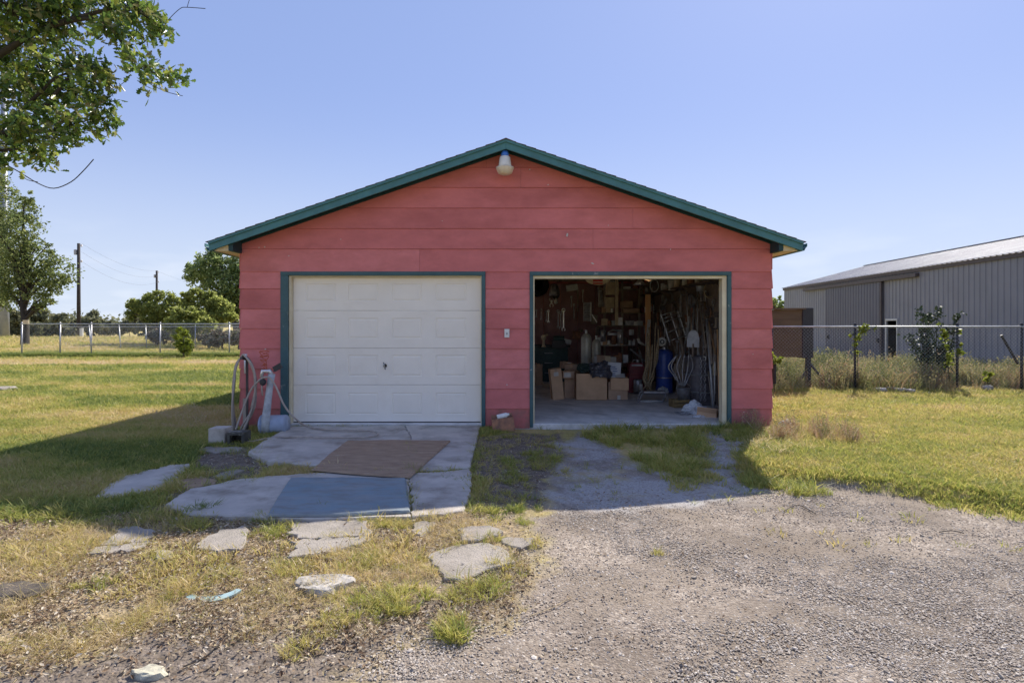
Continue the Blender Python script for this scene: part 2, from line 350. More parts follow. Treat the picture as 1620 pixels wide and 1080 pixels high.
GRAVS = GP([(858, 805), (862, 765), (900, 740), (888, 700), (940, 688), (985, 720), (1060, 748), (1118, 752), (1115, 700), (1100, 685), (1160, 690), (1185, 715), (1160, 750), (1210, 780), (1000, 800)], -.09)
WEED1 = GP([(930, 690), (960, 676), (1060, 674), (1105, 700), (1122, 752), (1055, 744), (985, 716)], -.07)
WEED2 = GP([(800, 722), (850, 700), (895, 712), (880, 740), (855, 765), (830, 792), (800, 790)], -.07)
WEED3 = GP([(1115, 675), (1215, 672), (1215, 700), (1150, 702)], -.06)
DIRT1 = GP([(742, 690), (880, 684), (900, 735), (862, 770), (866, 806), (740, 806), (745, 740)], -.06)
DIRT2 = GP([(-200, 1075), (120, 1045), (230, 985), (330, 950), (470, 985), (640, 990), (700, 930), (860, 860), (870, 1000), (700, 1060), (500, 1200), (500, 1700), (-600, 1700)], -.08)
DIRT3 = GP([(255, 800), (330, 745), (300, 742), (330, 715), (400, 700), (440, 735), (400, 760), (270, 812), (180, 830)], -.06)
LITT = GP([(-300, 806), (200, 815), (480, 812), (740, 812), (870, 800), (850, 900), (800, 1000), (560, 1010), (300, 1030), (-300, 1120)], -.07)
def soft(x, y, poly, w=.09, seed=1):
    acc = 0
    nx = (fbm(x*4, y*4, seed)-.5)*.5+(fbm(x*14, y*14, seed+9)-.5)*.16; ny = (fbm(x*4+9, y*4, seed+40)-.5)*.5+(fbm(x*14, y*14+7, seed+49)-.5)*.16
    for dx, dy in ((0, 0), (w, 0), (-w, 0), (0, w), (0, -w), (w*.7, w*.7), (-w*.7, -w*.7)):
        acc = acc+pip(x+nx+dx, y+ny+dy, poly)
    return acc/7.
def zones(x, y):
    x = np.asarray(x, float); y = np.asarray(y, float)
    near = (y < 1) & (np.abs(x) < 12)
    g = np.zeros(x.shape); d = g.copy(); l = g.copy()
    xn, yn = x[near], y[near]
    gg = np.maximum(soft(xn, yn, GRAV, .1, 1), soft(xn, yn, GRAVS, .06, 2)*(.35+.65*ssm(.35, .5, fbm(xn*3, yn*3, 77))))
    gg = gg*(1-.85*np.maximum(soft(xn, yn, WEED1, .05, 3), soft(xn, yn, WEED3, .05, 4)))
    dd = np.maximum.reduce([soft(xn, yn, DIRT1, .05, 5), soft(xn, yn, DIRT2, .15, 6), soft(xn, yn, DIRT3, .05, 7)])
    ll = soft(xn, yn, LITT, .12, 8)
    g[near] = gg; d[near] = dd*(1-gg); l[near] = ll*(1-gg)
    return g, d, l
def axis(lo, hi, step, far, grow):
    a = list(np.arange(lo, hi+1e-6, step)); s = step; v = hi; u = lo; R_, L_ = [], []
    while v < far: s *= grow; v += s; R_.append(v)
    s = step
    while u > -far: s *= grow; u -= s; L_.append(u)
    return np.array(L_[::-1]+a+R_)
ax = axis(-5.5, 6.5, .035, 1500, 1.09); ay = axis(-6.2, .3, .035, 1500, 1.09)
GX, GY = np.meshgrid(ax, ay); gx = GX.ravel(); gy = GY.ravel()
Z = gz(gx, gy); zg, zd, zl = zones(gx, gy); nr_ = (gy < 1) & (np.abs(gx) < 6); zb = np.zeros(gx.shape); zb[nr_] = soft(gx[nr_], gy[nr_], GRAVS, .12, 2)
Z = Z+.010*(fbm(gx*9, gy*9, 55)-.5)+.016*(fbm(gx*22, gy*22, 57)-.5)*np.clip(zg*.35+zd+zl, 0, 1)
nx_, ny_ = len(ax), len(ay)
idx = np.arange(nx_*ny_).reshape(ny_, nx_)
F = np.stack([idx[:-1, :-1], idx[:-1, 1:], idx[1:, 1:], idx[1:, :-1]], -1).reshape(-1, 4)
def groundmat():
    m = bpy.data.materials.new('ground'); m.use_nodes = True; t = m.node_tree; N = t.nodes; l = t.links.new
    b = N['Principled BSDF']; b.inputs['Roughness'].default_value = .95; b.inputs['Specular IOR Level'].default_value = .2
    co = N.new('ShaderNodeTexCoord').outputs['Object']
    def noise(s, d=5, st=None, r=.6):
        src = co
        if st: q = N.new('ShaderNodeMapping'); q.inputs['Scale'].default_value = st; l(co, q.inputs[0]); src = q.outputs[0]
        n = N.new('ShaderNodeTexNoise'); n.inputs['Scale'].default_value = s; n.inputs['Detail'].default_value = d; n.inputs['Roughness'].default_value = r
        l(src, n.inputs['Vector']); return n.outputs[0]
    def ramp(f, cs):
        r = N.new('ShaderNodeValToRGB'); e = r.color_ramp.elements
        while len(e) < len(cs): e.new(.5)
        for i, (p, c) in enumerate(cs): e[i].position = p; e[i].color = (*c, 1)
        l(f, r.inputs[0]); return r.outputs[0]
    def mix(f, a, c):
        x = N.new('ShaderNodeMix'); x.data_type = 'RGBA'; l(f, x.inputs[0]); l(a, x.inputs[6]); l(c, x.inputs[7]); return x.outputs[2]
    def attr(n): a = N.new('ShaderNodeAttribute'); a.attribute_name = n; return a.outputs['Fac']
    def mul(a, k):
        x = N.new('ShaderNodeMath'); x.operation = 'MULTIPLY'; l(a, x.inputs[0])
        if isinstance(k, float): x.inputs[1].default_value = k
        else: l(k, x.inputs[1])
        return x.outputs[0]
    # lawn soil and thatch
    gA = ramp(noise(.9, 6, (1, 2.2, 1)), [(.32, (.38, .34, .11)), (.46, (.50, .42, .15)), (.56, (.60, .47, .2)), (.70, (.66, .5, .26))])
    gB = ramp(noise(30, 4), [(.3, (.45, .45, .45)), (.7, (1, 1, 1))])
    x = N.new('ShaderNodeMix'); x.data_type = 'RGBA'; x.blend_type = 'MULTIPLY'; x.inputs[0].default_value = .75; l(gA, x.inputs[6]); l(gB, x.inputs[7]); grass = x.outputs[2]
    soil = ramp(noise(14, 8, None, .7), [(.3, (.10, .08, .062)), (.5, (.19, .155, .125)), (.68, (.29, .24, .20))])
    litter = ramp(noise(28, 6, None, .7), [(.3, (.11, .085, .06)), (.48, (.27, .21, .135)), (.6, (.42, .33, .2)), (.75, (.55, .46, .35))])
    v = N.new('ShaderNodeTexVoronoi'); v.inputs['Scale'].default_value = 75; l(co, v.inputs['Vector'])
    vs = N.new('ShaderNodeSeparateColor'); l(v.outputs['Color'], vs.inputs[0])
    stone = ramp(vs.outputs[0], [(0, (.18, .15, .13)), (.35, (.27, .23, .20)), (.7, (.36, .31, .27)), (1, (.50, .45, .40))])
    fine = ramp(noise(55, 5, None, .75), [(.3, (.165, .135, .11)), (.5, (.255, .215, .18)), (.7, (.345, .30, .255))])
    grav = mix(ramp(noise(1.6, 5), [(.42, (1, 1, 1)), (.58, (0, 0, 0))]), fine, stone)
    tintg = ramp(noise(.9, 6), [(.35, (.66, .63, .60)), (.6, (1.0, .97, .92))])
    x = N.new('ShaderNodeMix'); x.data_type = 'RGBA'; x.blend_type = 'MULTIPLY'; x.inputs[0].default_value = 1; l(grav, x.inputs[6]); l(tintg, x.inputs[7]); grav = x.outputs[2]
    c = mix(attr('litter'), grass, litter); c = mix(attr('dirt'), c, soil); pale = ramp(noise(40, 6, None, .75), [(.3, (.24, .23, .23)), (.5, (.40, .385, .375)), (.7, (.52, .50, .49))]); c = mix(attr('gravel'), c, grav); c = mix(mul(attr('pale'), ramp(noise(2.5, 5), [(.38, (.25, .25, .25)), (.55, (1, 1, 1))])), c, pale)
    l(c, b.inputs['Base Color'])
    bp = N.new('ShaderNodeBump'); bp.inputs['Distance'].default_value = .012; bp.inputs['Strength'].default_value = .5
    sub = N.new('ShaderNodeMath'); sub.operation = 'SUBTRACT'; l(noise(60, 6, None, .7), sub.inputs[0]); l(mul(v.outputs['Distance'], 1.2), sub.inputs[1])
    l(sub.outputs[0], bp.inputs['Height']); l(bp.outputs[0], b.inputs['Normal'])
    return m
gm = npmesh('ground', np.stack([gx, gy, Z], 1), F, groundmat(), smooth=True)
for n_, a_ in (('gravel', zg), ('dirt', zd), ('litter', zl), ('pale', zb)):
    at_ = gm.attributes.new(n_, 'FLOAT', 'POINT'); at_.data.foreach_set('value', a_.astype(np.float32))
go = link('ground', gm); go['kind'] = 'structure'
def gh(x, y): return float(gz(np.array([x]), np.array([y]))[0])
# far gravel road beyond the left fence
mb = MB(); mb.add([(-70, 36, -.03), (-20, 38.4, -.03), (60, 42, -.03), (60, 45.5, -.03), (-20, 41, -.03), (-70, 38, -.03)], [(0, 1, 4, 5), (1, 2, 3, 4)])
ro = link('gravel_road', mb.mesh('gravel_road', mat('pale road gravel', (.36, .31, .26), (.28, .24, .2), .95, 3, .3, 60))); ro['kind'] = 'structure'

# ---------------------------------------------------------------- scatter (stuff nobody could count)
def proto_col(name, meshes):
    c = bpy.data.collections.new(name)
    for i, me in enumerate(meshes):
        o = bpy.data.objects.new('%s_%02d' % (name, i), me); c.objects.link(o)
    return c
def scatter(name, label, cat, pts, rot, sc, idx_, tint, protos):
    me = bpy.data.meshes.new(name); n = len(pts); me.vertices.add(n); me.vertices.foreach_set('co', np.asarray(pts, np.float32).ravel())
    a = me.attributes.new('rot', 'FLOAT_VECTOR', 'POINT'); a.data.foreach_set('vector', np.asarray(rot, np.float32).ravel())
    a = me.attributes.new('sc', 'FLOAT', 'POINT'); a.data.foreach_set('value', np.asarray(sc, np.float32))
    a = me.attributes.new('pick', 'INT', 'POINT'); a.data.foreach_set('value', np.asarray(idx_, np.int32))
    a = me.attributes.new('tint', 'FLOAT', 'POINT'); a.data.foreach_set('value', np.asarray(tint, np.float32))
    me.update(); o = link(name, me)
    ng = bpy.data.node_groups.new(name, 'GeometryNodeTree')
    ng.interface.new_socket('Geometry', in_out='INPUT', socket_type='NodeSocketGeometry'); ng.interface.new_socket('Geometry', in_out='OUTPUT', socket_type='NodeSocketGeometry')
    N = ng.nodes; l = ng.links.new; gi = N.new('NodeGroupInput'); g2 = N.new('NodeGroupOutput'); ip = N.new('GeometryNodeInstanceOnPoints'); ci = N.new('GeometryNodeCollectionInfo')
    ci.inputs[0].default_value = protos; ci.inputs['Separate Children'].default_value = True; ci.inputs['Reset Children'].default_value = True
    def na(nm, ty): x = N.new('GeometryNodeInputNamedAttribute'); x.data_type = ty; x.inputs[0].default_value = nm; return x.outputs[0]
    l(gi.outputs[0], ip.inputs['Points']); l(ci.outputs[0], ip.inputs['Instance']); ip.inputs['Pick Instance'].default_value = True
    l(na('pick', 'INT'), ip.inputs['Instance Index']); l(na('rot', 'FLOAT_VECTOR'), ip.inputs['Rotation']); l(na('sc', 'FLOAT'), ip.inputs['Scale']); l(ip.outputs[0], g2.inputs[0])
    md = o.modifiers.new('scatter', 'NODES'); md.node_group = ng
    tag(o, label, cat, None, 'stuff'); return o
def blades(n, h, spread, lean, w, seed, hv=.4):
    r = random.Random(seed); v = []; f = []
    for i in range(n):
        a = r.uniform(0, 2*math.pi); q = spread*math.sqrt(r.random()); x = q*math.cos(a); y = q*math.sin(a)
        da = a+r.uniform(-1.2, 1.2); H = h*r.uniform(1-hv, 1+hv); ln = lean*r.uniform(.3, 1.3)*H; ww = w*r.uniform(.7, 1.3)
        pa = r.uniform(0, math.pi); px, py = math.cos(pa)*ww/2, math.sin(pa)*ww/2; dx, dy = math.cos(da), math.sin(da)
        b = len(v)
        for k, (t, wf) in enumerate(((0, 1), (.45, .9), (.8, .55))):
            cx = x+dx*ln*t*t; cy = y+dy*ln*t*t; cz = H*(t-.25*lean*t*t)
            v += [(cx-px*wf, cy-py*wf, cz-.004), (cx+px*wf, cy+py*wf, cz-.004)]
        v.append((x+dx*ln, y+dy*ln, H*(1-.35*lean)))
        f += [(b, b+1, b+3, b+2), (b+2, b+3, b+5, b+4), (b+4, b+5, b+6)]
    return v, f
def vf_mesh(name, vf, m):
    me = bpy.data.meshes.new(name); me.from_pydata(vf[0], [], vf[1]); me.materials.append(m); me.update(); return me
GR = leafmat('lawn blade', [(.15, .21, .06), (.28, .33, .08), (.45, .44, .11), (.58, .49, .18), (.64, .50, .25), (.70, .58, .40)], .45, .5, by='tint')
mown = [vf_mesh('mown_%d' % i, blades(16, .045, .055, .8, .0055, i), GR) for i in range(5)]
clump = [vf_mesh('clump_%d' % i, blades(34, .13, .06, 1.0, .007, 20+i), GR) for i in range(4)]
strag = [vf_mesh('straggle_%d' % i, blades(14, .16, .05, 1.5, .006, 40+i), GR) for i in range(4)]
gcol = proto_col('grass_tufts', mown+clump+strag)
def infr(x, y, m=.25): d = y+8; return (d > 1.9) & (np.abs(x-.0) < .915*d+m) & (1.75*896/d+513 < 1190)
def offhouse(x, y): return ~((x > -3.9) & (x < 3.85) & (y > -.02))
P, RT, SC, IX, TN = [], [], [], [], []
def push(x, y, sc, ix, tn, dz=-.004, tilt=.15):
    n = len(x); P.append(np.stack([x, y, gz(x, y)+dz], 1)); RT.append(np.stack([rng.normal(0, tilt, n), rng.normal(0, tilt, n), rng.uniform(0, 6.28, n)], 1))
    SC.append(sc*np.ones(n)); IX.append(ix*np.ones(n, int)); TN.append(np.clip(tn, 0, 1)*np.ones(n))
SLABS_PX = []   # filled below with slab outlines so that nothing grows through them
exec_slabs = {
 'apron_left': ([(393, 714), (412, 700), (440, 684), (456, 674), (640, 672.5), (650, 690), (652, 744), (600, 741), (530, 738), (470, 733), (425, 729)], -.012, .07),
 'apron_right': ([(641, 672.5), (700, 672), (760, 672.5), (752, 700), (743, 738), (700, 742), (653, 744), (651, 690)], -.014, .07),
 'lower_left': ([(262, 796), (300, 772), (340, 765), (370, 758), (430, 752), (500, 747), (560, 745), (645, 748), (648, 780), (650, 816), (560, 818), (480, 819), (380, 815), (300, 813)], -.02, .08),
 'lower_right': ([(647, 748), (700, 745), (742, 741), (746, 765), (738, 795), (733, 806), (700, 812), (652, 816), (650, 780)], -.018, .08),
 'lawn_slab': ([(152, 779), (170, 764), (190, 750), (240, 737), (270, 730), (300, 728), (298, 735), (285, 744), (262, 765), (225, 775), (180, 780)], -.01, .05),
 'pale_slab': ([(311, 708), (330, 701), (350, 703), (386, 704), (376, 710), (340, 712)], -.02, .04),
 'marker_slab': ([(338, 748), (352, 742), (370, 737), (388, 738), (368, 746), (356, 752)], -.01, .04),
 'tan_slab': ([(278, 757), (300, 751), (325, 751), (342, 754), (338, 762), (310, 766), (288, 765)], -.02, .05),
 'step_a': ([(158, 866), (172, 852), (200, 836), (225, 837), (243, 846), (238, 859), (200, 861)], -.05, .04),
 'step_b': ([(135, 881), (150, 869), (165, 867), (236, 861), (228, 868), (200, 876), (160, 879)], -.052, .04),
 'step_c': ([(310, 863), (328, 850), (348, 840), (385, 834), (394, 842), (390, 858), (378, 872), (345, 876), (320, 872)], -.05, .04),
 'step_d': ([(452, 846), (460, 830), (500, 826), (560, 825), (582, 826), (587, 850), (540, 852), (490, 855)], -.05, .05),
 'step_e': ([(455, 858), (490, 857), (540, 854), (586, 852), (572, 866), (530, 876), (495, 882), (455, 886), (470, 872)], -.052, .05),
 'step_f': ([(655, 830), (672, 827), (690, 829), (682, 842), (668, 852), (656, 848)], -.055, .04),
 'step_g': ([(722, 843), (745, 838), (775, 837), (796, 846), (775, 855), (757, 861), (731, 862), (726, 852)], -.06, .04),
 'step_h': ([(791, 853), (815, 852), (845, 853), (841, 862), (825, 869), (808, 866), (794, 860)], -.065, .04),
 'step_i': ([(675, 886), (692, 876), (720, 867), (765, 862), (792, 869), (806, 880), (815, 894), (790, 901), (768, 906), (750, 916), (730, 923), (702, 921), (694, 908), (683, 898)], -.06, .05),
 'step_j': ([(238, 876), (255, 873), (276, 879), (270, 888), (248, 890)], -.055, .03),
}
SLAB_W = {k: GP(v[0], v[1]) for k, v in exec_slabs.items()}
def onslab(x, y):
    r = np.zeros(np.shape(x), bool)
    for p in SLAB_W.values(): r |= pip(x, y, p)
    return r
def dryness(x, y):
    return np.clip(2.3*(fbm(x*.55, y*1.3, 91)-.43)+.45*(fbm(x*4, y*4, 92)-.5)+.18, 0, 1)
# lawns
def lawn(n, dlo, dhi, xf, tbase, sc, dens_keep=1.0):
    d = np.sqrt(rng.uniform(dlo**2, dhi**2, n)); x = rng.uniform(-.93, .95, n)*d; y = d-8
    k = xf(x, y) & offhouse(x, y) & infr(x, y) & ~onslab(x, y)
    x, y, d = x[k], y[k], d[k]; g, di, li = zones(x, y)
    wz = np.zeros(len(x)); nn_ = (y < .1) & (np.abs(x) < 6); wz[nn_] = np.maximum(soft(x[nn_], y[nn_], WEED1, .05, 3), soft(x[nn_], y[nn_], WEED3, .05, 4)); g = np.maximum(g, wz*.75)
    k = rng.random(len(x)) > np.clip(g*1.3+di*1.0+li*(.64+.36*ssm(.38, .54, fbm(x*2.5, y*2.5, 88))), 0, .995)
    x, y, d = x[k], y[k], d[k]
    push(x, y, sc*(1+.25*rng.normal(size=len(x)))*(1+.02*np.maximum(d-8, 0)), rng.integers(0, 5, len(x)), tbase(x, y)+rng.normal(0, .1, len(x)))
left = lambda x, y: (x < 0)
right = lambda x, y: (x > 1.5)
tl = lambda x, y: .16+.62*dryness(x, y)+.4*ssm(11.6, 12.6, y)*ssm(14.8, 13.5, y)+.5*ssm(-3.6, -4.2, y)+.2*ssm(20, 24, y)
tr_ = lambda x, y: .36+.35*dryness(x+40, y)
lawn(95000, 3, 9, left, tl, 1.0); lawn(75000, 8.5, 17, left, tl, 1.25); lawn(52000, 16, 34, left, tl, 1.6); lawn(20000, 33, 60, left, tl, 2.6)
lawn(70000, 3.5, 9, right, tr_, 1.0); lawn(52000, 8.5, 13.5, right, tr_, 1.35)
# foreground stragglers and clumps in the litter
n = 30000; d = rng.uniform(2.0, 4.6, n); x = rng.uniform(-.92, .1, n)*d; y = d-8
k = infr(x, y) & ~onslab(x, y); x, y = x[k], y[k]; g, di, li = zones(x, y)
pr = fbm(x*2.2, y*2.2, 66); k = rng.random(len(x)) < li*ssm(.36, .62, pr)*(1-.8*di)*.42
x, y, pr = x[k], y[k], pr[k]; push(x, y, rng.uniform(.2, .42, len(x)), rng.integers(9, 13, len(x)), .52+.5*fbm(x*1.4, y*1.4, 67)+rng.normal(0, .17, len(x)), tilt=.35)
def spot(px, py, r, n, t, sc, z=-.07, kinds=(5, 9), tv=.1):
    cx, cy = gp(px, py, z); a = rng.uniform(0, 6.28, n); q = r*np.sqrt(rng.random(n)); x = cx+q*np.cos(a); y = cy+q*np.sin(a)*.8
    push(x, y, sc*rng.uniform(.7, 1.2, n), rng.integers(kinds[0], kinds[1], n), t+rng.normal(0, tv, n), tilt=.3)
for a in [(630, 838, .13, 26, .38, .62), (612, 834, .09, 12, .42, .5), (815, 808, .07, 12, .2, .75), (828, 826, .07, 8, .18, .6), (850, 802, .05, 5, .2, .5), (722, 765, .12, 22, .1, .6), (728, 732, .1, 12, .08, .5),
          (505, 812, .05, 6, .2, .7), (420, 826, .1, 14, .25, .8), (425, 850, .12, 14, .2, .75), (300, 838, .14, 22, .3, .8), (320, 812, .07, 8, .2, 1.0), (760, 812, .13, 16, .35, .7), (770, 935, .1, 10, .25, .9), (800, 905, .15, 20, .45, .7),
          (740, 950, .12, 12, .3, .8), (550, 900, .16, 16, .3, .7), (620, 900, .2, 20, .35, .6), (640, 955, .18, 24, .3, .8), (590, 975, .15, 16, .28, .8), (460, 905, .15, 14, .35, .7), (530, 1000, .14, 12, .4, .7), (470, 1035, .07, 6, .45, .7), (716, 1015, .07, 9, .2, .9), (712, 995, .08, 8, .3, .8),
          (1038, 866, .05, 6, .4, .45), (776, 858, .06, 8, .3, .6), (590, 950, .2, 14, .35, .7), (130, 815, .2, 20, .35, .9), (60, 815, .25, 24, .4, .9), (250, 822, .2, 16, .45, .9), (210, 800, .15, 12, .3, .7), (160, 930, .12, 8, .2, .7), (350, 915, .12, 8, .25, .6)]:
    a = list(a); a[5] *= .68; a[4] = a[4]+.14 if a[1] > 815 else a[4]; spot(*a)
# weeds in the shade before the open door
def region(poly, n, t, slo, shi, kinds):
    xs = [p[0] for p in poly]; ys = [p[1] for p in poly]; x = rng.uniform(min(xs)-.2, max(xs)+.2, n); y = rng.uniform(min(ys)-.2, min(max(ys)+.2, -.03), n)
    w = soft(x, y, poly, .08, 12)*ssm(.32, .55, fbm(x*3, y*3, 13)); k = rng.random(n) < w; x, y = x[k], y[k]
    push(x, y, rng.uniform(slo, shi, len(x)), rng.integers(kinds[0], kinds[1], len(x)), t+rng.normal(0, .09, len(x)), tilt=.3)
region(WEED1, 900, .36, .5, 1.05, (5, 13)); region(WEED2, 420, .32, .4, .8, (5, 13)); region(WEED3, 450, .3, .5, .9, (5, 13)); region(DIRT1, 900, .5, .25, .55, (9, 13)); region(GRAVS, 220, .35, .3, .6, (9, 13)); region(DIRT3, 300, .35, .4, .8, (9, 13))
RUST = GP([(1175, 705), (1215, 678), (1290, 672), (1300, 700), (1270, 715), (1200, 725)], -.04)
region(RUST, 250, .8, .6, 1.0, (5, 13)); region(GP([(1165, 745), (1180, 712), (1250, 712), (1310, 730), (1290, 768), (1220, 768)], -.05), 500, .3, .5, .9, (5, 13))
# grass and straw creeping over the slab edges
for kk_, pw in SLAB_W.items():
    for i in range(len(pw)):
        (x1, y1), (x2, y2) = pw[i], pw[(i+1) % len(pw)]; L_ = math.hypot(x2-x1, y2-y1)
        if max(y1, y2) > -.35: continue
        n = int(L_*(30 if kk_.startswith('step') else 20))
        if n < 1: continue
        t = rng.random(n); x = x1+(x2-x1)*t+rng.normal(0, .03, n); y = y1+(y2-y1)*t+rng.normal(0, .03, n)
        k = rng.random(n) < ssm(.35, .6, fbm(x*5, y*5, 97)); x, y = x[k], y[k]
        if len(x): push(x, y, rng.uniform(.22, .6, len(x)), rng.integers(5, 13, len(x)), (.62 if y.mean() < -3.6 else .4)+rng.normal(0, .2, len(x)), tilt=.4)
# odd taller tufts in the lawns
for sgn in (-1, 1):
    n = 2600; d = np.sqrt(rng.uniform(16, 400, n)); x = sgn*rng.uniform(.05, .93, n)*d; y = d-8; k = offhouse(x, y) & infr(x, y) & ~onslab(x, y) & ((x < 0) | (y < 4)) & (rng.random(n) < .6); x, y = x[k], y[k]; g, di, li = zones(x, y); k = g+di+li < .3
    x, y = x[k], y[k]; push(x, y, rng.uniform(.35, .75, len(x)), rng.integers(5, 13, len(x)), rng.uniform(.05, .8, len(x)), tilt=.3)
# ragged unmown strip under the left fence
n = 5000; x = rng.uniform(-23, -8, n); y = 16.9+rng.normal(0, .12, n); push(x, y, rng.uniform(1.0, 1.9, n), rng.integers(5, 9, n), .12+rng.normal(0, .08, n))
scatter('grass', 'mown green and straw coloured grass of the yard with ragged weedy tufts', 'grass', np.concatenate(P), np.concatenate(RT), np.concatenate(SC), np.concatenate(IX), np.concatenate(TN), gcol)

# tall weeds along the right fence
TW = leafmat('tall weed', [(.11, .13, .05), (.2, .22, .08), (.32, .31, .13), (.46, .40, .22), (.42, .24, .14), (.6, .52, .4)], .35, .7, by='tint')
def weedproto(seed, h):
    r = random.Random(seed); v, f = blades(16, h*.75, .14, .5, .012, seed)
    for i in range(9):
        a = r.uniform(0, 6.28); q = .12*r.random(); x, y = q*math.cos(a), q*math.sin(a); H = h*r.uniform(.6, 1.15); lx, ly = r.uniform(-.25, .25)*H, r.uniform(-.25, .25)*H
        b = len(v); v += [(x-.003, y, 0), (x+.003, y, 0), (x+lx+.002, y+ly, H), (x+lx-.002, y+ly, H)]; f.append((b, b+1, b+2, b+3))
        for k in range(10):
            t = r.uniform(.3, 1.05); c = Vector((x+lx*t+r.gauss(0, .02), y+ly*t+r.gauss(0, .02), H*t)); s = r.uniform(.008, .022); u = Vector((r.gauss(0, 1), r.gauss(0, 1), r.gauss(0, 1))).normalized()*s; w = u.orthogonal().normalized()*s*.6
            b = len(v); v += [tuple(c-u), tuple(c-w), tuple(c+u), tuple(c+w)]; f.append((b, b+1, b+2, b+3))
    return v, f
wcol = proto_col('weed_plants', [vf_mesh('weed_%d' % i, weedproto(60+i, .5), TW) for i in range(6)])
n = 6500; d = rng.uniform(11.6, 15.2, n); x = rng.uniform(5.3, 14.5, n); k = (x < .95*d)
x, d = x[k], d[k]; f_ = fbm(x*.9, d*.9, 71); k = rng.random(len(x)) < ssm(.28, .5, f_)*ssm(12.0, 12.5, d)*.85+.03; x, d, f_ = x[k], d[k], f_[k]; y = d-8
tint = np.clip(.24+.8*(fbm(x*1.1, y*1.1, 72)-.4)+rng.normal(0, .15, len(x)), 0, 1)
red = ssm(8.3, 9.3, x)*ssm(12.8, 12.0, d); tint = np.where(rng.random(len(x)) < red*.75, .74+rng.normal(0, .05, len(x)), tint)
sc = rng.uniform(.5, 1.25, len(x))*(.15+1.6*fbm(x*1.1+3, d*1.1, 74))*(1-.25*red)
xx = np.concatenate([x, rng.uniform(4.3, 13, 260)]); yy = np.concatenate([y, rng.uniform(7.5, 14, 260)])
sc = np.concatenate([sc, rng.uniform(.5, 1.1, 260)]); tint = np.concatenate([tint, rng.uniform(.15, .6, 260)])
nr = 75; pr_ = rng.uniform(0, 1, (nr, 2)); xr = 3.25+1.15*pr_[:, 0]; yr = -1.0+.95*pr_[:, 1]-.25*pr_[:, 0]
xx = np.concatenate([xx, xr]); yy = np.concatenate([yy, yr]); sc = np.concatenate([sc, rng.uniform(.25, .6, nr)]); tint = np.concatenate([tint, np.where(rng.random(nr) < .7, .78, .3)+rng.normal(0, .06, nr)])
k = (yy > 3.5) | (yy < 0)
scatter('tall_weeds', 'knee high tangle of green, straw and reddish weeds along the right wire fence', 'weeds', np.stack([xx, yy, gz(xx, yy)-.02], 1)[k], np.stack([rng.normal(0, .12, len(xx)), rng.normal(0, .12, len(xx)), rng.uniform(0, 6.28, len(xx))], 1)[k], sc[k], rng.integers(0, 6, len(xx))[k], tint[k], wcol)

# gravel stones
STN = leafmat('gravel stone', [(.26, .22, .18), (.32, .275, .23), (.37, .32, .265), (.42, .365, .31), (.36, .285, .22), (.47, .415, .36), (.64, .58, .51)], 0, .85, by='object')
def stone(seed):
    r = random.Random(seed); import bmesh
    bm = bmesh.new(); bmesh.ops.create_icosphere(bm, subdivisions=1, radius=1)
    s = (1, r.uniform(.6, .95), r.uniform(.28, .5))
    for v in bm.verts: v.co = Vector((v.co.x*s[0], v.co.y*s[1], v.co.z*s[2]))*r.uniform(.78, 1.15)
    me = bpy.data.meshes.new('stone'); bm.to_mesh(me); bm.free(); me.materials.append(STN); return me
scol = proto_col('stones', [stone(i) for i in range(8)])
n = 420000; d = 2.0+rng.random(n)**1.25*4.6; x = rng.uniform(-.93, .95, n)*d; y = d-8
k = infr(x, y) & (x > -2.6) & offhouse(x, y) & ~onslab(x, y); x, y, d = x[k], y[k], d[k]; g, di, li = zones(x, y)
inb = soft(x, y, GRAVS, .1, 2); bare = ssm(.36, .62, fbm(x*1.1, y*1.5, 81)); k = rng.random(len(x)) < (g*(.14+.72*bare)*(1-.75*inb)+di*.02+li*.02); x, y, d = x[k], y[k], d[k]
sz = .0025+.0045*rng.random(len(x))**2.0*1.4; sz = np.where(rng.random(len(x)) < .004, rng.uniform(.011, .02, len(x)), sz)
print('stones', len(x))
scatter('gravel', 'loose grey and tan gravel stones covering the drive', 'gravel', np.stack([x, y, gz(x, y)+.002], 1), rng.normal(0, .3, (len(x), 3))+np.array([0, 0, 1])*rng.uniform(0, 6, (len(x), 1)), sz, rng.integers(0, 8, len(x)), rng.random(len(x)), scol)
# dead leaves and straw
DL = leafmat('dead leaf', [(.13, .08, .05), (.22, .145, .09), (.34, .24, .15), (.45, .36, .25), (.62, .55, .45), (.4, .32, .18)], .2, .7, by='object')
def dleaf(seed):
    r = random.Random(seed); w = r.uniform(.3, .6); c = r.uniform(.1, .45)
    if seed % 3 == 2: return [(-.9, -.03, .02), (.9, -.03, .3*c), (.9, .04, .3*c), (-.9, .04, .02)], [(0, 1, 2, 3)]
    v = [(-1, 0, .1), (-.4, -w, c), (.3, -w*.9, c*.8), (1, 0, .2), (.3, w*.8, c*.6), (-.4, w, c), (-.3, 0, 0), (.4, 0, .03)]
    return v, [(0, 1, 6), (1, 2, 7, 6), (2, 3, 7), (3, 4, 7), (4, 5, 6, 7), (5, 0, 6)]
dcol = proto_col('dead_leaves', [vf_mesh('dleaf_%d' % i, dleaf(i), DL) for i in range(8)])
n = 200000; d = rng.uniform(2.0, 7.2, n); x = rng.uniform(-.93, .5, n)*d; y = d-8
k = infr(x, y) & (y < -.1) & (~onslab(x, y) | (rng.random(n) < .03)); x, y = x[k], y[k]; g, di, li = zones(x, y)
k = rng.random(len(x)) < (li*.75*ssm(.2, .55, fbm(x*2, y*2, 83))+di*.14+g*.006+.01); x, y = x[k], y[k]
print('leaves', len(x))
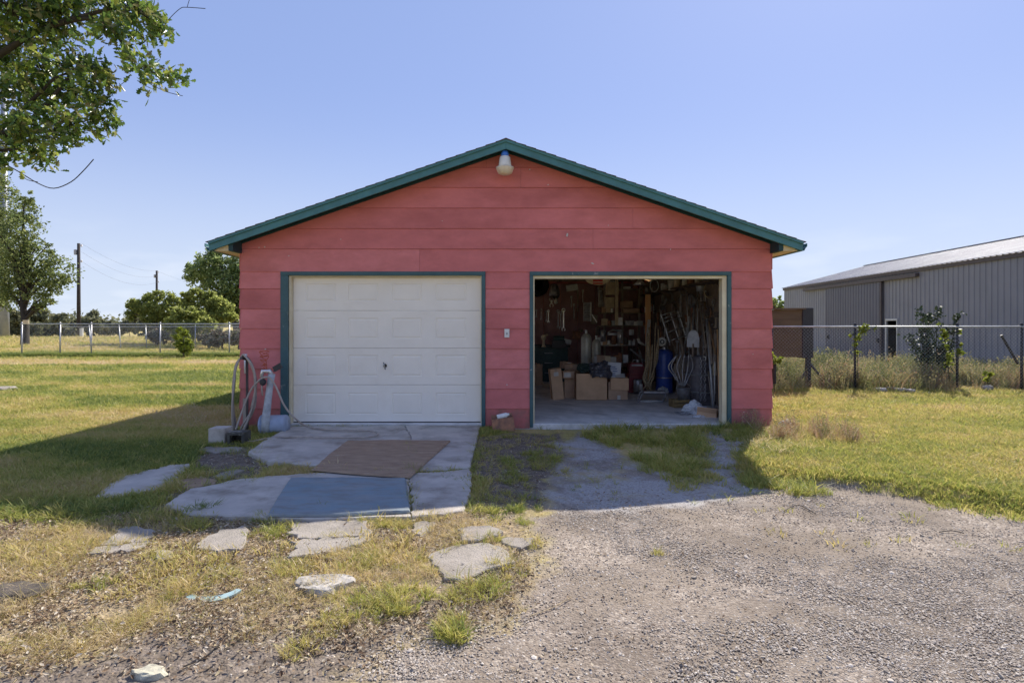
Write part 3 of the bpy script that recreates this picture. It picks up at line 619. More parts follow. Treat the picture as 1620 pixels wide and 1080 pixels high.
scatter('leaf_litter', 'brown dead leaves and straw lying in the dry grass and dirt', 'leaf litter', np.stack([x, y, gz(x, y)+.006+.02*rng.random(len(x))**2], 1), np.stack([rng.normal(0, .4, len(x)), rng.normal(0, .4, len(x)), rng.uniform(0, 6.28, len(x))], 1), rng.uniform(.006, .015, len(x)), rng.integers(0, 8, len(x)), rng.random(len(x)), dcol)

# ================================================================ GARAGE
def fx(px): return (px-805)/112
def fz(py): return 1.4+(513-py)/112
RC, RZ, SL = -.04, 3.93, .344        # ridge x, ridge height, slope
XL, XR = -3.78, 3.70
def zt(x): return RZ-SL*abs(x-RC)
G = thing('garage', 'red clapboard two bay garage with teal trim and low gable roof', 'garage', (0, 0, 0))
def clip(poly, f):
    out = []
    for i in range(len(poly)):
        a, b = poly[i], poly[(i+1) % len(poly)]; fa, fb = f(a), f(b)
        if fa >= 0: out.append(a)
        if (fa >= 0) != (fb >= 0): t = fa/(fa-fb); out.append((a[0]+(b[0]-a[0])*t, a[1]+(b[1]-a[1])*t))
    return out
def board(x0, x1, z0, z1, gable=False, jit=0.0):
    poly = [(x0, z0), (x1, z0), (x1, z1), (x0, z1)]
    if gable:
        poly = clip(poly, lambda p: (RZ-.09-SL*(p[0]-RC))-p[1]); poly = clip(poly, lambda p: (RZ-.09+SL*(p[0]-RC))-p[1])
    if len(poly) < 3: return
    c = (sum(p[0] for p in poly)/len(poly), sum(p[1] for p in poly)/len(poly)); H = z1-z0
    yb = -.020-jit; yt = -.006-jit
    n = len(poly); v = [(p[0]-c[0], yb+(yt-yb)*(p[1]-z0)/H, p[1]-c[1]) for p in poly]+[(p[0]-c[0], .0, p[1]-c[1]) for p in poly]
    m = MB(); m.add(v, [tuple(range(n)), tuple(range(2*n-1, n-1, -1))]+[(i, n+i, n+(i+1) % n, (i+1) % n) for i in range(n)])
    part('siding_board', m, M['reddirty'] if z0 < .16 else M[random.choice(['red', 'redb', 'redc', 'red'])], G, (c[0], 0, c[1]))
rows = [426.3, 456.6, 488.2, 519.6, 551, 583, 614.6, 646, 677]
for k in range(8):
    z1, z0 = fz(rows[k])-.0015, fz(rows[k+1])+.0015
    for a, b in ((XL, fx(445)-.001), (fx(768)+.001, fx(838)-.001), (fx(1156)+.001, XR)):
        board(a, b, z0, z1, jit=random.uniform(0, .003))
up = [426.3, 394, 361.8, 329.5, 297, 265.4, 233.5, 200]
cuts = {0: [664], 1: [938], 2: [1001], 3: [560], 4: [824], 5: [770]}
for k in range(7):
    z0, z1 = fz(up[k])+.0015, fz(up[k+1])-.0015
    if k == 0: z0 = fz(429.8)
    xs = [XL]+[fx(c) for c in cuts.get(k, [])]+[XR]
    for a, b in zip(xs[:-1], xs[1:]): board(a+(.0012 if a != XL else 0), b-(.0012 if b != XR else 0), z0, z1, True, jit=random.uniform(0, .002))
# paint chips on the boards
for px, py, w, h, r in [(897, 372, .03, .055, .1), (937, 417, .05, .018, .4), (962, 357, .02, .012, 0), (838, 269, .02, .02, 0), (867, 293, .02, .015, 0), (420, 391, .02, .02, 0), (411, 392, .014, .02, 0), (802, 608, .02, .016, 0), (421, 552, .03, .012, -.3), (458, 405, .02, .012, 0), (540, 379, .016, .012, 0), (1060, 395, .012, .02, 0), (1190, 560, .014, .012, 0), (700, 350, .012, .01, 0)]:
    m = MB(); m.prism([(-w/2, -h/3), (w/4, -h/2), (w/2, h/4), (-w/5, h/2)], 0, .003, 'y'); part('paint_chip', m, M['chip'], G, (fx(px), -.027, fz(py)), (0, r, 0))
# wall cores
xo = [fx(457), fx(762), fx(843.5), fx(1149.5)]; zo = fz(436)
m = MB()
for a, b in ((XL, xo[0]), (xo[1], xo[2]), (xo[3], XR)): m.box(((a+b)/2, .055, (zo-.06)/2), (b-a, .1, zo+.06))
m.prism([(XL, zo), (XR, zo), (XR, zt(XR)-.1), (RC, RZ-.1), (XL, zt(XL)-.1)], .005, .105, 'y')
part('front_wall', m, M['wooddark'], G)
def holed(m, u0, u1, z0, z1, holes, mk):
    us = sorted({u0, u1} | {h[0] for h in holes} | {h[1] for h in holes}); 
    for a, b in zip(us[:-1], us[1:]):
        hs = [h for h in holes if h[0] <= a+1e-6 and h[1] >= b-1e-6]
        if hs: h = hs[0]; mk(m, a, b, z0, h[2]); mk(m, a, b, h[3], z1)
        else: mk(m, a, b, z0, z1)
BW = [(-3.4, -1.9, .9, 2.2), (-1.6, -.1, .9, 2.2)]; SW = [(1.2, 2.7, 1.0, 2.0), (4.2, 5.7, 1.0, 2.0)]  # added windows, unseen in back and left wall, to brighten the interior
m = MB(); holed(m, XL, XR, -.06, 2.5, BW, lambda m, a, b, c, d: m.box(((a+b)/2, 7.05, (c+d)/2), (b-a, .1, d-c)))
m.prism([(XL, 2.5), (XR, 2.5), (XR, zt(XR)-.1), (RC, RZ-.1), (XL, zt(XL)-.1)], 7.0, 7.1, 'y'); part('back_wall', m, M['red'], G)
def added_window(cx, cy, cz, w, h, rot):
    m = MB(); m.box((0, 0, h/2), (w+.1, .13, .06)); m.box((0, 0, -h/2), (w+.1, .16, .06)); m.box((-w/2, 0, 0), (.06, .13, h-.06)); m.box((w/2, 0, 0), (.06, .13, h-.06)); m.box((0, 0, 0), (.04, .04, h-.06))
    f = part('added_window_frame', m, M['cream'], G, (cx, cy, cz), rot)
    p = MB(); p.box((0, 0, 0), (w-.06, .004, h-.06)); part('added_window_pane', p, M['pane'], f)
for a, b, c, d in BW: added_window((a+b)/2, 7.05, (c+d)/2, b-a, d-c, (0, 0, 0))
for a, b, c, d in SW: added_window(XL+.05, (a+b)/2, (c+d)/2, b-a, d-c, (0, 0, R(90)))
for nm, x0, x1 in (('left', XL, XL+.1), ('right', XR-.1, XR)):
    m = MB(); holed(m, .112, 6.988, -.14, zt(XR)-.14, SW if nm == 'left' else [], lambda m, a, b, c, d: m.box(((x0+x1)/2, (a+b)/2, (c+d)/2), (.098, b-a, d-c))); part('side_wall', m, M['studwall'], G)
    s = -1 if nm == 'left' else 1; xe = XL if s < 0 else XR
    for k in range(8):
      z1, z0 = fz(rows[k])-.0015, fz(rows[k+1])+.0015; H = z1-z0
      for ya, yb_ in ([(-.015, 1.16), (2.74, 4.16), (5.74, 7.105)] if s < 0 and z1 > 1.0 and z0 < 2.0 else [(-.015, 7.105)]):
        hy = (yb_-ya)/2
        mm_ = MB(); mm_.add([(s*.024, -hy, -H/2), (s*.024, hy, -H/2), (s*.006, hy, H/2), (s*.006, -hy, H/2), (0, -hy, -H/2), (0, hy, -H/2), (0, hy, H/2), (0, -hy, H/2)],
               [(0, 1, 2, 3), (4, 7, 6, 5), (0, 4, 5, 1), (3, 2, 6, 7), (0, 3, 7, 4), (1, 5, 6, 2)])
        part('siding_board', mm_, M['red'], G, (xe+s*.001, (ya+yb_)/2, (z0+z1)/2))
    z0 = fz(426.3); z1 = zt(XR)-.12; mm_ = MB(); mm_.box((0, 0, 0), (.014, 7.12, z1-z0)); part('siding_board', mm_, M['red'], G, (xe+s*.010, 3.545, (z0+z1)/2))
# casings and jambs
def tbox(name, x0, x1, y0, y1, z0, z1, mt, par=None, **k):
    m = MB(); m.box((0, 0, 0), (abs(x1-x0), abs(y1-y0), abs(z1-z0))); return part(name, m, mt, par or G, ((x0+x1)/2, (y0+y1)/2, (z0+z1)/2), **k)
zc = fz(429.8)
tbox('door_casing', fx(445), fx(457), -.034, .004, -.05, zo, M['tealcase'], bevel=.003); tbox('door_casing', fx(762), fx(768), -.034, .004, -.05, zo, M['tealcase'], bevel=.003)
tbox('door_casing', fx(445), fx(768), -.036, .004, zo+.001, zc, M['tealcase'], bevel=.003)
tbox('door_casing', fx(838), fx(843.2), -.034, .004, -.05, zo, M['tealcase'], bevel=.003); tbox('door_casing', fx(1149.8), fx(1156), -.034, .004, -.05, zo, M['tealcase'], bevel=.003)
tbox('door_casing', fx(838), fx(1156), -.036, .004, zo+.001, zc, M['tealcase'], bevel=.003)
tbox('door_jamb', fx(457)+.002, fx(460), .0, .13, -.04, zo-.002, M['cream']); tbox('door_jamb', fx(760.4), fx(762)-.002, .0, .13, -.04, zo-.002, M['cream'])
tbox('door_jamb', fx(460)+.001, fx(760.4)-.001, .002, .13, fz(437.8), zo-.003, M['cream'])
tbox('door_jamb', fx(843.5)+.001, fx(845.6), .0, .16, -.04, zo-.002, M['cream']); tbox('door_jamb', fx(1142.5), fx(1149.5)-.002, -.004, .035, -.04, zo-.002, M['cream'])
tbox('door_jamb', fx(1144), fx(1149.5)-.003, .036, .16, -.04, zo-.004, M['cream'])
tbox('door_jamb', fx(845.6)+.001, fx(1142.5)-.001, .002, .16, fz(440.5), zo-.003, M['cream'])
# sectional door
dx0, dx1 = fx(460.5), fx(760); yd = .085
dr = [fz(438), fz(491), fz(551), fz(609.5), .012]
pcx = [(480, 528), (548, 596), (618, 666), (688, 737)]; pry = [(448, 476), (503, 536), (562, 596), (622, 657)]
def rectring(m, r, y):
    return [(r[0], y, r[2]), (r[1], y, r[2]), (r[1], y, r[3]), (r[0], y, r[3])]
for k in range(4):
    z1, z0 = dr[k]-.001, dr[k+1]+.001; p1, p0 = fz(pry[k][0]), fz(pry[k][1]); cx_, cz_ = (dx0+dx1)/2, (z0+z1)/2
    m = MB(); q = lambda x, y, z: (x-cx_, y, z-cz_)
    def strip(xa, xb, za, zb): m.add([q(xa, 0, za), q(xb, 0, za), q(xb, 0, zb), q(xa, 0, zb)], [(0, 1, 2, 3)])
    strip(dx0, dx1, z0+.003, p0); strip(dx0, dx1, p1, z1-.003)
    xs = [dx0]+[fx(v) for pr in pcx for v in pr]+[dx1]
    for i in range(0, len(xs), 2): strip(xs[i], xs[i+1], p0, p1)
    # rounded section edges, back and sides
    m.add([q(dx0, 0, z1-.003), q(dx1, 0, z1-.003), q(dx1, .006, z1), q(dx0, .006, z1)], [(0, 1, 2, 3)]); m.add([q(dx0, 0, z0+.003), q(dx1, 0, z0+.003), q(dx1, .006, z0), q(dx0, .006, z0)], [(3, 2, 1, 0)])
    m.box((0, .035, 0), (dx1-dx0, .02, z1-z0))
    sec = part('door_section', m, M['door'], G, (cx_, yd, cz_))
    for a, b in pcx:
        a, b = fx(a), fx(b); w, h = (b-a)/2, (p1-p0)/2; rings = []
        for ins, y in ((0, 0), (.006, .008), (.014, .008), (.034, .001)):
            rings.append([(-w+ins, y, -h+ins), (w-ins, y, -h+ins), (w-ins, y, h-ins), (-w+ins, y, h-ins)])
        v = [p for r_ in rings for p in r_]; f = [(i*4+j, i*4+(j+1) % 4, (i+1)*4+(j+1) % 4, (i+1)*4+j) for i in range(3) for j in range(4)]+[(12, 13, 14, 15)]
        pm = MB(); pm.add(v, f); part('raised_panel', pm, M['door'], sec, ((a+b)/2-cx_, 0, (p0+p1)/2-cz_))
    if k == 2:
        hm = MB(); hm.lathe([(.0, -.012), (.028, -.01), (.028, 0)], 16, M=Matrix.Rotation(R(90), 3, 'X')); hm.tube([(0, 0, 0), (0, -.04, 0)], .008, 8); hm.tube([(-.012, -.04, .05), (0, -.045, 0), (.012, -.04, -.05)], .009, 8)
        part('lock_handle', hm, M['chrome'], sec, (fx(607)-cx_, 0, fz(579)-cz_), smooth=True)
tbox('door_seal', dx0, dx1, yd+.004, yd+.03, -.004, .011, M['rubber'])
# floor
m = MB(); m.box((-.04, 3.49, -.07), (7.3, 7.0, .14)); part('floor_slab', m, M['floor'], G, bevel=.008)
# roof
for s in (-1, 1):
    xe = RC+s*4.01; m = MB()
    pts = [(RC, RZ-.03), (xe, zt(xe)-.03), (xe, zt(xe)-.055), (RC, RZ-.055)]
    m.prism(pts, -.29, 7.3, 'y'); part('roof_deck', m, M['soffit'], G)
    m = MB(); xf = RC+s*4.03
    m.prism([(RC, RZ-.03), (xf, zt(xf)-.03), (xf, zt(xf)-.15), (RC, RZ-.15)], -.32, -.292, 'y'); part('rake_fascia', m, M['teal'], G, bevel=.003)
    m = MB(); m.prism([(RC, RZ-.018), (xf, zt(xf)-.018), (xf, zt(xf)-.06), (RC, RZ-.06)], -.342, -.3205, 'y'); part('rake_trim', m, M['teal'], G, bevel=.002)
    m = MB(); xw = XL if s < 0 else XR
    m.prism([(RC, RZ-.092), (xw, zt(xw)-.092), (xw, zt(xw)-.118), (RC, RZ-.118)], -.05, -.0265, 'y'); part('frieze_board', m, M['tealshade'], G)
    m = MB(); m.prism([(RC, RZ-.07), (xw+s*.0, zt(xw)-.07), (xw, zt(xw)-.085), (RC, RZ-.085)], -.291, -.006, 'y'); part('gable_soffit', m, M['tealshade'], G)
    # eave soffit (cream), fascia and gutter running back
    tbox('eave_soffit', xw+s*.03, xe-s*.02, -.25, 7.28, 2.405, 2.42, M['soffit']); tbox('eave_end', xw+s*.03, xe-s*.05, -.25, -.235, 2.421, 2.50, M['soffit'])
    tbox('corner_block', xw-s*.02, xw+s*.04, -.285, -.02, 2.40, 2.56, M['tealshade'])
    tbox('eave_fascia', xe-s*.018, xe+s*.002, -.29, 7.3, 2.40, zt(xe)-.058, M['teal'])
    m = MB(); g = [(0, .10), (0, 0), (.06, 0), (.075, .03), (.10, .06), (.10, .10), (.092, .10), (.092, .062), (.068, .035), (.056, .008), (.008, .008), (.008, .10)]
    m.prism([(xe+s*(.004+a), 2.405+b) for a, b in g], -.27, 7.3, 'y'); part('gutter', m, M['teal'], G)
    L_ = 4.06/math.cos(math.atan(SL)); n_ = 30; st = L_/n_; ang = math.atan(SL)
    cm = MB(); cm.add([(0, -3.84, .004), (-st*1.08, -3.84, .0), (-st*1.08, 3.84, .0), (0, 3.84, .004), (0, -3.84, .013), (-st*1.08, -3.84, .004), (-st*1.08, 3.84, .004), (0, 3.84, .013)],
                      [(0, 3, 2, 1), (4, 5, 6, 7), (0, 4, 7, 3), (1, 2, 6, 5), (0, 1, 5, 4), (2, 3, 7, 6)])
    cme = cm.mesh('shingle_course', M['shingle'])
    for k in range(n_):
        t = (k+1)*st; x = RC+s*t*math.cos(ang); z = RZ-.03-t*math.sin(ang)+.002
        o = link('shingle_course', cme, G, (x, 3.49+random.uniform(-.006, .006), z), (0, ang, 0) if s > 0 else (0, ang, math.pi))
m = MB(); m.prism([(RC-.13, RZ-.063), (RC, RZ-.01), (RC+.13, RZ-.063), (RC, RZ-.028)], -.35, 7.33, 'y'); part('ridge_cap', m, M['shingle'], G)
for k in range(9):
    y = .8+k*.76; m = MB()
    m.box((0, 0, 0), (7.2, .045, .14)); part('ceiling_joist', m, M['rafter'], G, (-.04, y, 2.60))
# yard light under the peak
T = thing('yard_light', 'white dusk to dawn lamp with blue photocell cap under the roof peak', 'wall lamp', (fx(799), -.2, 3.45))
part('photocell', MB().lathe([(.055, .235), (.055, .27), (.045, .30), (.02, .315), (0, .318)], 16), M['bluecap'], T, (0, -.03, .02), smooth=True)
part('lamp_housing', MB().lathe([(.0, .10), (.09, .10), (.088, .13), (.072, .24), (.05, .255), (0, .256)], 20), M['white'], T, (0, -.03, 0), smooth=True)
part('lamp_lens', MB().lathe([(.0, .0), (.06, .002), (.095, .02), (.112, .06), (.122, .085), (.124, .10), (.0, .101)], 24), M['lens'], T, (0, -.03, 0), smooth=True)
part('lamp_arm', MB().tube([(0, .175, .19), (0, .05, .19)], .022, 10), M['white'], T)
# door button on the centre pier
T = thing('wall_switch', 'small white push button plate on the red pier between the doors', 'switch', (fx(802), -.024, fz(527)))
m = MB(); m.box((0, -.004, 0), (.07, .008, .12)); part('cover_plate', m, M['white'], T, bevel=.003); m = MB(); m.box((0, -.012, -.005), (.018, .012, .03)); part('switch_toggle', m, M['steel'], T)

# ================================================================ CONCRETE SLABS
def slab(key, name, label, mt, cat='concrete slab', group=None, rag=.02, z=None, th=None):
    poly, zz, t_ = exec_slabs[key]; z = zz if z is None else z; t_ = th or t_
    P_ = [Vector((*gp(a, b, z), 0)) for a, b in poly]; c = sum(P_, Vector())/len(P_); out = []; r = random.Random(key)
    for i in range(len(P_)):
        a, b = P_[i], P_[(i+1) % len(P_)]; n = max(1, int((b-a).length/.045)); nr = (b-a).normalized().cross(Vector((0, 0, 1)))
        for k in range(n): out.append(a+(b-a)*k/n+(nr*r.gauss(0, rag*.35) if k else Vector())-c)
    if key.startswith('step') or key in ('tan_slab', 'lawn_slab', 'pale_slab', 'marker_slab'): z = gh(c.x, c.y)+.022
    n = len(out); v = [(p.x*1.01, p.y*1.01, -t_) for p in out]+[(p.x, p.y, -.008) for p in out]+[(p.x*(1-.008/max(.05, p.length)), p.y*(1-.008/max(.05, p.length)), r.uniform(-.003, 0)) for p in out]
    m = MB(); f = [tuple(range(2*n, 3*n))]+[(k*n+i, k*n+(i+1) % n, (k+1)*n+(i+1) % n, (k+1)*n+i) for k in (0, 1) for i in range(n)]
    m.add(v, f)
    me = m.mesh(name, mt)
    import bmesh
    bm = bmesh.new(); bm.from_mesh(me); bmesh.ops.recalc_face_normals(bm, faces=bm.faces)
    bm.faces.ensure_lookup_table()
    up_ = [f_ for f_ in bm.faces if len(f_.verts) > 8]
    if up_ and up_[0].normal.z < 0: bmesh.ops.reverse_faces(bm, faces=bm.faces)
    bm.to_mesh(me); bm.free()
    return tag(link(name, me, None, (c.x, c.y, z)), label, cat, group)
slab('apron_left', 'concrete_slab', 'wide concrete apron slab under the hose before the closed white door', M['concrete'])
slab('apron_right', 'concrete_slab', 'narrow concrete apron slab right of the brown plywood, before the white door', M['concrete'])
slab('lower_left', 'concrete_slab', 'large concrete slab that carries the blue board, left of the joint', M['concrete'])
slab('lower_right', 'concrete_slab', 'concrete slab at the right of the blue board with its front edge in sun', M['concrete'])
slab('lawn_slab', 'concrete_slab', 'lone slanting concrete slab lying in the shaded lawn at left', M['concrete'], rag=.04)
slab('pale_slab', 'flagstone', 'pale bluish flat stone before the hollow concrete block', M['concrete2'], 'flagstone', rag=.03)
slab('marker_slab', 'flagstone', 'small oblong pale slab with a hole between lawn slab and apron', M['concrete2'], 'flagstone')
slab('tan_slab', 'flagstone', 'brownish broken flagstone right of the slab in the lawn', M['ply'], 'flagstone', rag=.05)
slab('step_a', 'stepping_slab', 'leftmost sunny broken slab, its upper half behind the crack', M['concrete2'], 'stepping slab', rag=.05)
slab('step_b', 'stepping_slab', 'leftmost sunny broken slab, its lower half before the crack', M['concrete2'], 'stepping slab', rag=.05)
slab('step_c', 'stepping_slab', 'second sunny slab from the left, pointed and half sunk in dry grass', M['concrete2'], 'stepping slab', rag=.05)
slab('step_d', 'stepping_slab', 'wide sunny slab just below the blue board, upper half behind the crack', M['concrete2'], 'stepping slab', rag=.05)
slab('step_e', 'stepping_slab', 'wide sunny slab below the blue board, lower half before the crack', M['concrete2'], 'stepping slab', rag=.05)
slab('step_f', 'stepping_slab', 'small sunny slab fragment right of the big grass tuft', M['concrete2'], 'stepping slab', rag=.05)
slab('step_g', 'stepping_slab', 'flat slab fragment directly behind the large rounded paving slab', M['concrete2'], 'stepping slab', rag=.04)
slab('step_h', 'stepping_slab', 'small rightmost slab fragment at the edge of the gravel', M['concrete2'], 'stepping slab', rag=.04)
slab('step_i', 'stepping_slab', 'large rounded paving slab nearest to the gravel drive', M['concrete2'], 'stepping slab', rag=.03)
slab('step_j', 'stepping_slab', 'tiny tan slab patch almost buried in the dry grass', M['concrete2'], 'stepping slab', rag=.06)
exec_slabs['ply'] = ([(494, 741), (522, 716), (550, 696), (620, 695), (712, 696), (680, 724), (648, 753), (570, 748)], .006, .016)
exec_slabs['mat'] = ([(460, 754), (550, 754), (641, 755), (645, 780), (648, 806), (530, 812), (424, 812), (440, 784)], .004, .022)
slab('ply', 'plywood_sheet', 'brown weathered plywood sheet lying on the apron before the white door', M['ply'], 'plywood sheet', rag=.004)
slab('mat', 'blue_board', 'faded blue painted board lying on the lower concrete slab', M['bluemat'], 'board', rag=.004)

# ================================================================ HOSE CORNER
def smooth_path(pts, n=6):
    out = []; k = len(pts)
    for i in range(k-1):
        p0, p1, p2, p3 = pts[max(i-1, 0)], pts[i], pts[i+1], pts[min(i+2, k-1)]
        for j in range(n):
            t = j/n; out.append(.5*((2*p1)+(-p0+p2)*t+(2*p0-5*p1+4*p2-p3)*t*t+(-p0+3*p1-3*p2+p3)*t**3))
    return out+[pts[-1]]
def rough_rock(name, label, px, py, z, sx, sy, sz, mt, cat='stone', seed=1, rz=0.0):
    import bmesh
    bm = bmesh.new(); bmesh.ops.create_icosphere(bm, subdivisions=3, radius=1); r = random.Random(seed); off = r.uniform(0, 50)
    for v in bm.verts:
        p = v.co; n_ = float(fbm(np.array([p.x*1.3+off]), np.array([p.y*1.3+p.z*1.7]), seed)[0]); n2 = float(fbm(np.array([p.x*4+off]), np.array([p.y*4+p.z*5]), seed+3)[0])
        k = .62+.6*n_+.18*n2; zz = max(min(p.z, .55), -.5); v.co = Vector((p.x*sx*k, p.y*sy*k, zz*sz*k*1.7))
    me = bpy.data.meshes.new(name); bm.to_mesh(me); bm.free(); me.materials.append(mt)
    x, y = gp(px, py, z); return tag(link(name, me, None, (x, y, z), (0, 0, rz)), label, cat)
rough_rock('white_rock', 'white pitted limestone chunk half sunk in the foreground grass', 512, 930, -.068, .17, .12, .05, M['rock'], 'rock', 3)
rough_rock('dark_rock', 'small pale and dark lichened stone at the bottom edge of the gravelly dirt', 236, 1072, -.07, .075, .04, .035, M['rockpale'], 'rock', 5)
rough_rock('dirt_clod', 'dark lump of earth at the far left in dry grass', 26, 938, -.05, .16, .11, .03, M['bark'], 'clod', 6)
rough_rock('pebble', 'single dark pebble lying right of the lichened stone', 325, 1062, -.075, .018, .016, .018, M['rockdark'], 'pebble', 7)
rough_rock('field_stone', 'pale flat stone lying in the sunny lawn at the left edge', 6, 616, -.03, .22, .3, .07, M['concrete2'], 'stone', 8)
x, y = gp(335, 943, -.04)
m = MB(); n = 9; pts = [(.155*math.cos(a), .10*math.sin(a)) for a in np.linspace(R(200), R(345), n)]+[(.12*math.cos(a), .055*math.sin(a)) for a in np.linspace(R(345), R(200), n)]
m.prism(pts, 0, .012); one('plastic_shard', 'curved pale aqua plastic shard in the dry foreground grass', 'plastic shard', m, M['shard'], (x, y+.05, -.035), (R(12), R(-6), 0))

# hollow concrete block
x, y = gp(345, 702, -.04)
T = thing('concrete_block', 'grey hollow concrete block standing at the left corner of the garage', 'concrete block', (x, y+.1, -.05))
m = MB(); m.box((-.02, .0, .1), (.2, .2, .19)); part('block_body', m, M['concrete'], T, bevel=.006)
x, y = gp(372, 703, -.04)
T = thing('hollow_block', 'mossy dark open block lying beside the grey concrete block', 'concrete block', (x, y+.1, -.05))
m = MB()
m.box((0, 0, .135), (.2, .19, .03)); m.box((0, 0, .01), (.2, .19, .02)); m.box((-.085, 0, .07), (.03, .19, .10)); m.box((.085, 0, .07), (.03, .19, .10)); m.box((0, .08, .07), (.14, .02, .10)); part('block_shell', m, M['rockdark'], T)
# white pipe stub on the corner
x, d = (389-805)/896*7.85, 7.85
T = thing('vent_pipe', 'thin white pipe rising behind the hung hose at the garage corner', 'pipe', (x, d-8, -.06))
part('pipe_shaft', MB().tube([(0, 0, .78), (-.005, 0, 1.05)], .022, 10), M['white'], T, smooth=True)
m = MB(); m.box((0, 0, .2), (.05, .05, .46)); part('post_base', m, M['woodgrey'], T, (-.03, .05, .0))
# hung hose coils over a stake
T = thing('hose_coil', 'tan garden hose hung in tall loops at the left garage corner', 'garden hose', ((388-805)/896*7.6, -.4, 0))
def loopp(cx, w, top, bot, ph, y0, n=36):
    out = []
    for i in range(n+1):
        a = 2*math.pi*i/n; x = w/2*math.cos(a)+cx; z = (top+bot)/2+(top-bot)/2*math.sin(a); sh = (z-bot)/(top-bot)
        out.append((x*(.55+.55*sh) if True else x, y0+.02*math.sin(a+ph), z))
    return out
r = random.Random(77)
for i in range(5):
    j = lambda k: r.uniform(-k, k); ox = i*.012
    p = [Vector((-.13+j(.03), -.02*i, -.02)), Vector((-.155+j(.015)+ox, -.03*i, .3)), Vector((-.15+ox+j(.012), -.03*i, .62)), Vector((-.13+ox, -.02*i, .84+j(.01))), Vector((-.06+ox, .02-.02*i, .955+.008*i)), Vector((.03+j(.01), -.02*i, .95+.006*i)), Vector((.10+ox+j(.01), -.03*i, .84)), Vector((.135+j(.02)+ox, -.03*i, .6)), Vector((.12+j(.03), -.03*i, .3)), Vector((.04+j(.06), -.04*i, .02+j(.03))), Vector((-.05+j(.05), -.03*i, -.02))]
    if i == 3: p = p[2:9]
    part('hose_loop', MB().tube(smooth_path(p, 5), .0125, 8), M['hose'] if i != 1 else M['hosedark'], T, smooth=True)
m = MB(); m.tube([(0, .06, -.05), (0, .05, .93)], .018, 8); m.tube([(0, .05, .93), (0, -.12, .955)], .018, 8); part('hose_stake', m, M['iron'], T)
# standpipe
T = thing('standpipe', 'leaning white wrapped water standpipe beside the hung hose', 'standpipe', ((424-805)/896*7.45, -.55, -.05))
part('pipe_wrap', MB().tube([(-.035, 0, 0), (-.03, 0, .2), (0, 0, .45), (.03, 0, .68), (.05, 0, .80)], [.055, .052, .045, .04, .045], 14), M['pipewrap'], T, smooth=True)
m = MB(); m.tube([(.05, 0, .78), (.03, -.03, .84), (-.05, -.05, .84), (-.06, -.06, .76)], [.03, .03, .026, .022], 10); part('faucet_head', m, M['steellight'], T, smooth=True)
m = MB(); m.lathe([(0, 0), (.04, .005), (.045, .03), (.03, .05), (0, .052)], 14, M=Matrix.Rotation(R(90), 3, 'X')); part('faucet_valve', m, M['black'], T, (-.03, -.06, .70))
m = MB(); m.box((0, 0, 0), (.11, .03, .07), (0, R(-30), 0)); m.tube([(-.05, 0, -.05), (.05, 0, .02)], .012, 8); part('pump_handle', m, M['black'], T, (.125, 0, .885))
part('drain_tube', MB().tube([(-.055, -.05, .74), (-.06, -.05, .6), (-.05, -.05, .52)], .011, 8), M['hose'], T, smooth=True)
def P3(pts): return [Vector(((a-805)/896*d, d-8, 1.4+(513-b)/896*d)) for a, b, d in pts]
# hose from the faucet over the slab and back
gpt = lambda a, b, z=.002: Vector((*gp(a, b, z), z))
hp = P3([(373, 681, 7.35), (383, 652, 7.4), (396, 620, 7.4), (410, 603, 7.38), (420, 598, 7.35), (428, 600, 7.35), (438, 616, 7.35), (450, 643, 7.35), (468, 664, 7.4)])
hp += [gpt(490, 677), gpt(530, 681), gpt(570, 681.5), gpt(592, 683.5), gpt(598, 687), gpt(592, 691), gpt(570, 693), gpt(520, 693), gpt(470, 692), gpt(430, 694, -.03), gpt(395, 700, -.04), gpt(380, 696, -.045)]
base = Vector((hp[4].x, hp[4].y, 0))
o = one('garden_hose', 'tan hose arching over the standpipe and looping across the concrete apron', 'garden hose', MB().tube([p-base+Vector((0, 0, .012)) for p in smooth_path(hp)], .0125, 8), M['hose'], base, smooth=True)
# rag / orange cord
r = random.Random(4); m = MB()
for k in range(2):
    p = [Vector((r.uniform(-.05, .05), r.uniform(-.03, .03), .13+r.uniform(0, .12)))]
    for i in range(14): p.append(Vector((r.uniform(-.06, .08)*(1-i/26), r.uniform(-.03, .03), .22-.022*i+r.uniform(-.03, .03))))
    m.tube(smooth_path(p, 4), .0045, 5)
one('frayed_string', 'frayed orange string bunched on top of the standpipe', 'string', m, M['rag'], ((417-805)/896*7.5, -.5, .83))
# bucket lying on its side
T = thing('bucket', 'pale blue plastic bucket lying on its side at the foot of the standpipe', 'bucket', ((453-805)/896*7.55, -.42, .075))
Mb = Matrix.Translation((0, 0, 0)).to_3x3() @ Matrix.Rotation(R(-96), 3, 'Y')
part('bucket_shell', MB().lathe([(0, 0), (.115, 0), (.12, .02), (.14, .30), (.15, .305), (.15, .33), (.14, .335), (.132, .31), (.112, .02), (0, .015)], 28, M=Mb), M['bucket'], T, smooth=True)
part('bucket_handle', MB().tube([Vector((-.31, .15*math.cos(a), .02+.12*math.sin(a)-.02)) for a in np.linspace(0, -math.pi, 12)], .004, 6), M['steel'], T)
m = MB(); r = random.Random(9)
for i in range(9): m.add([(r.uniform(-.2, .35), r.uniform(-.15, .1), r.uniform(-.02, .03)) for _ in range(4)], [(0, 1, 2, 3)])
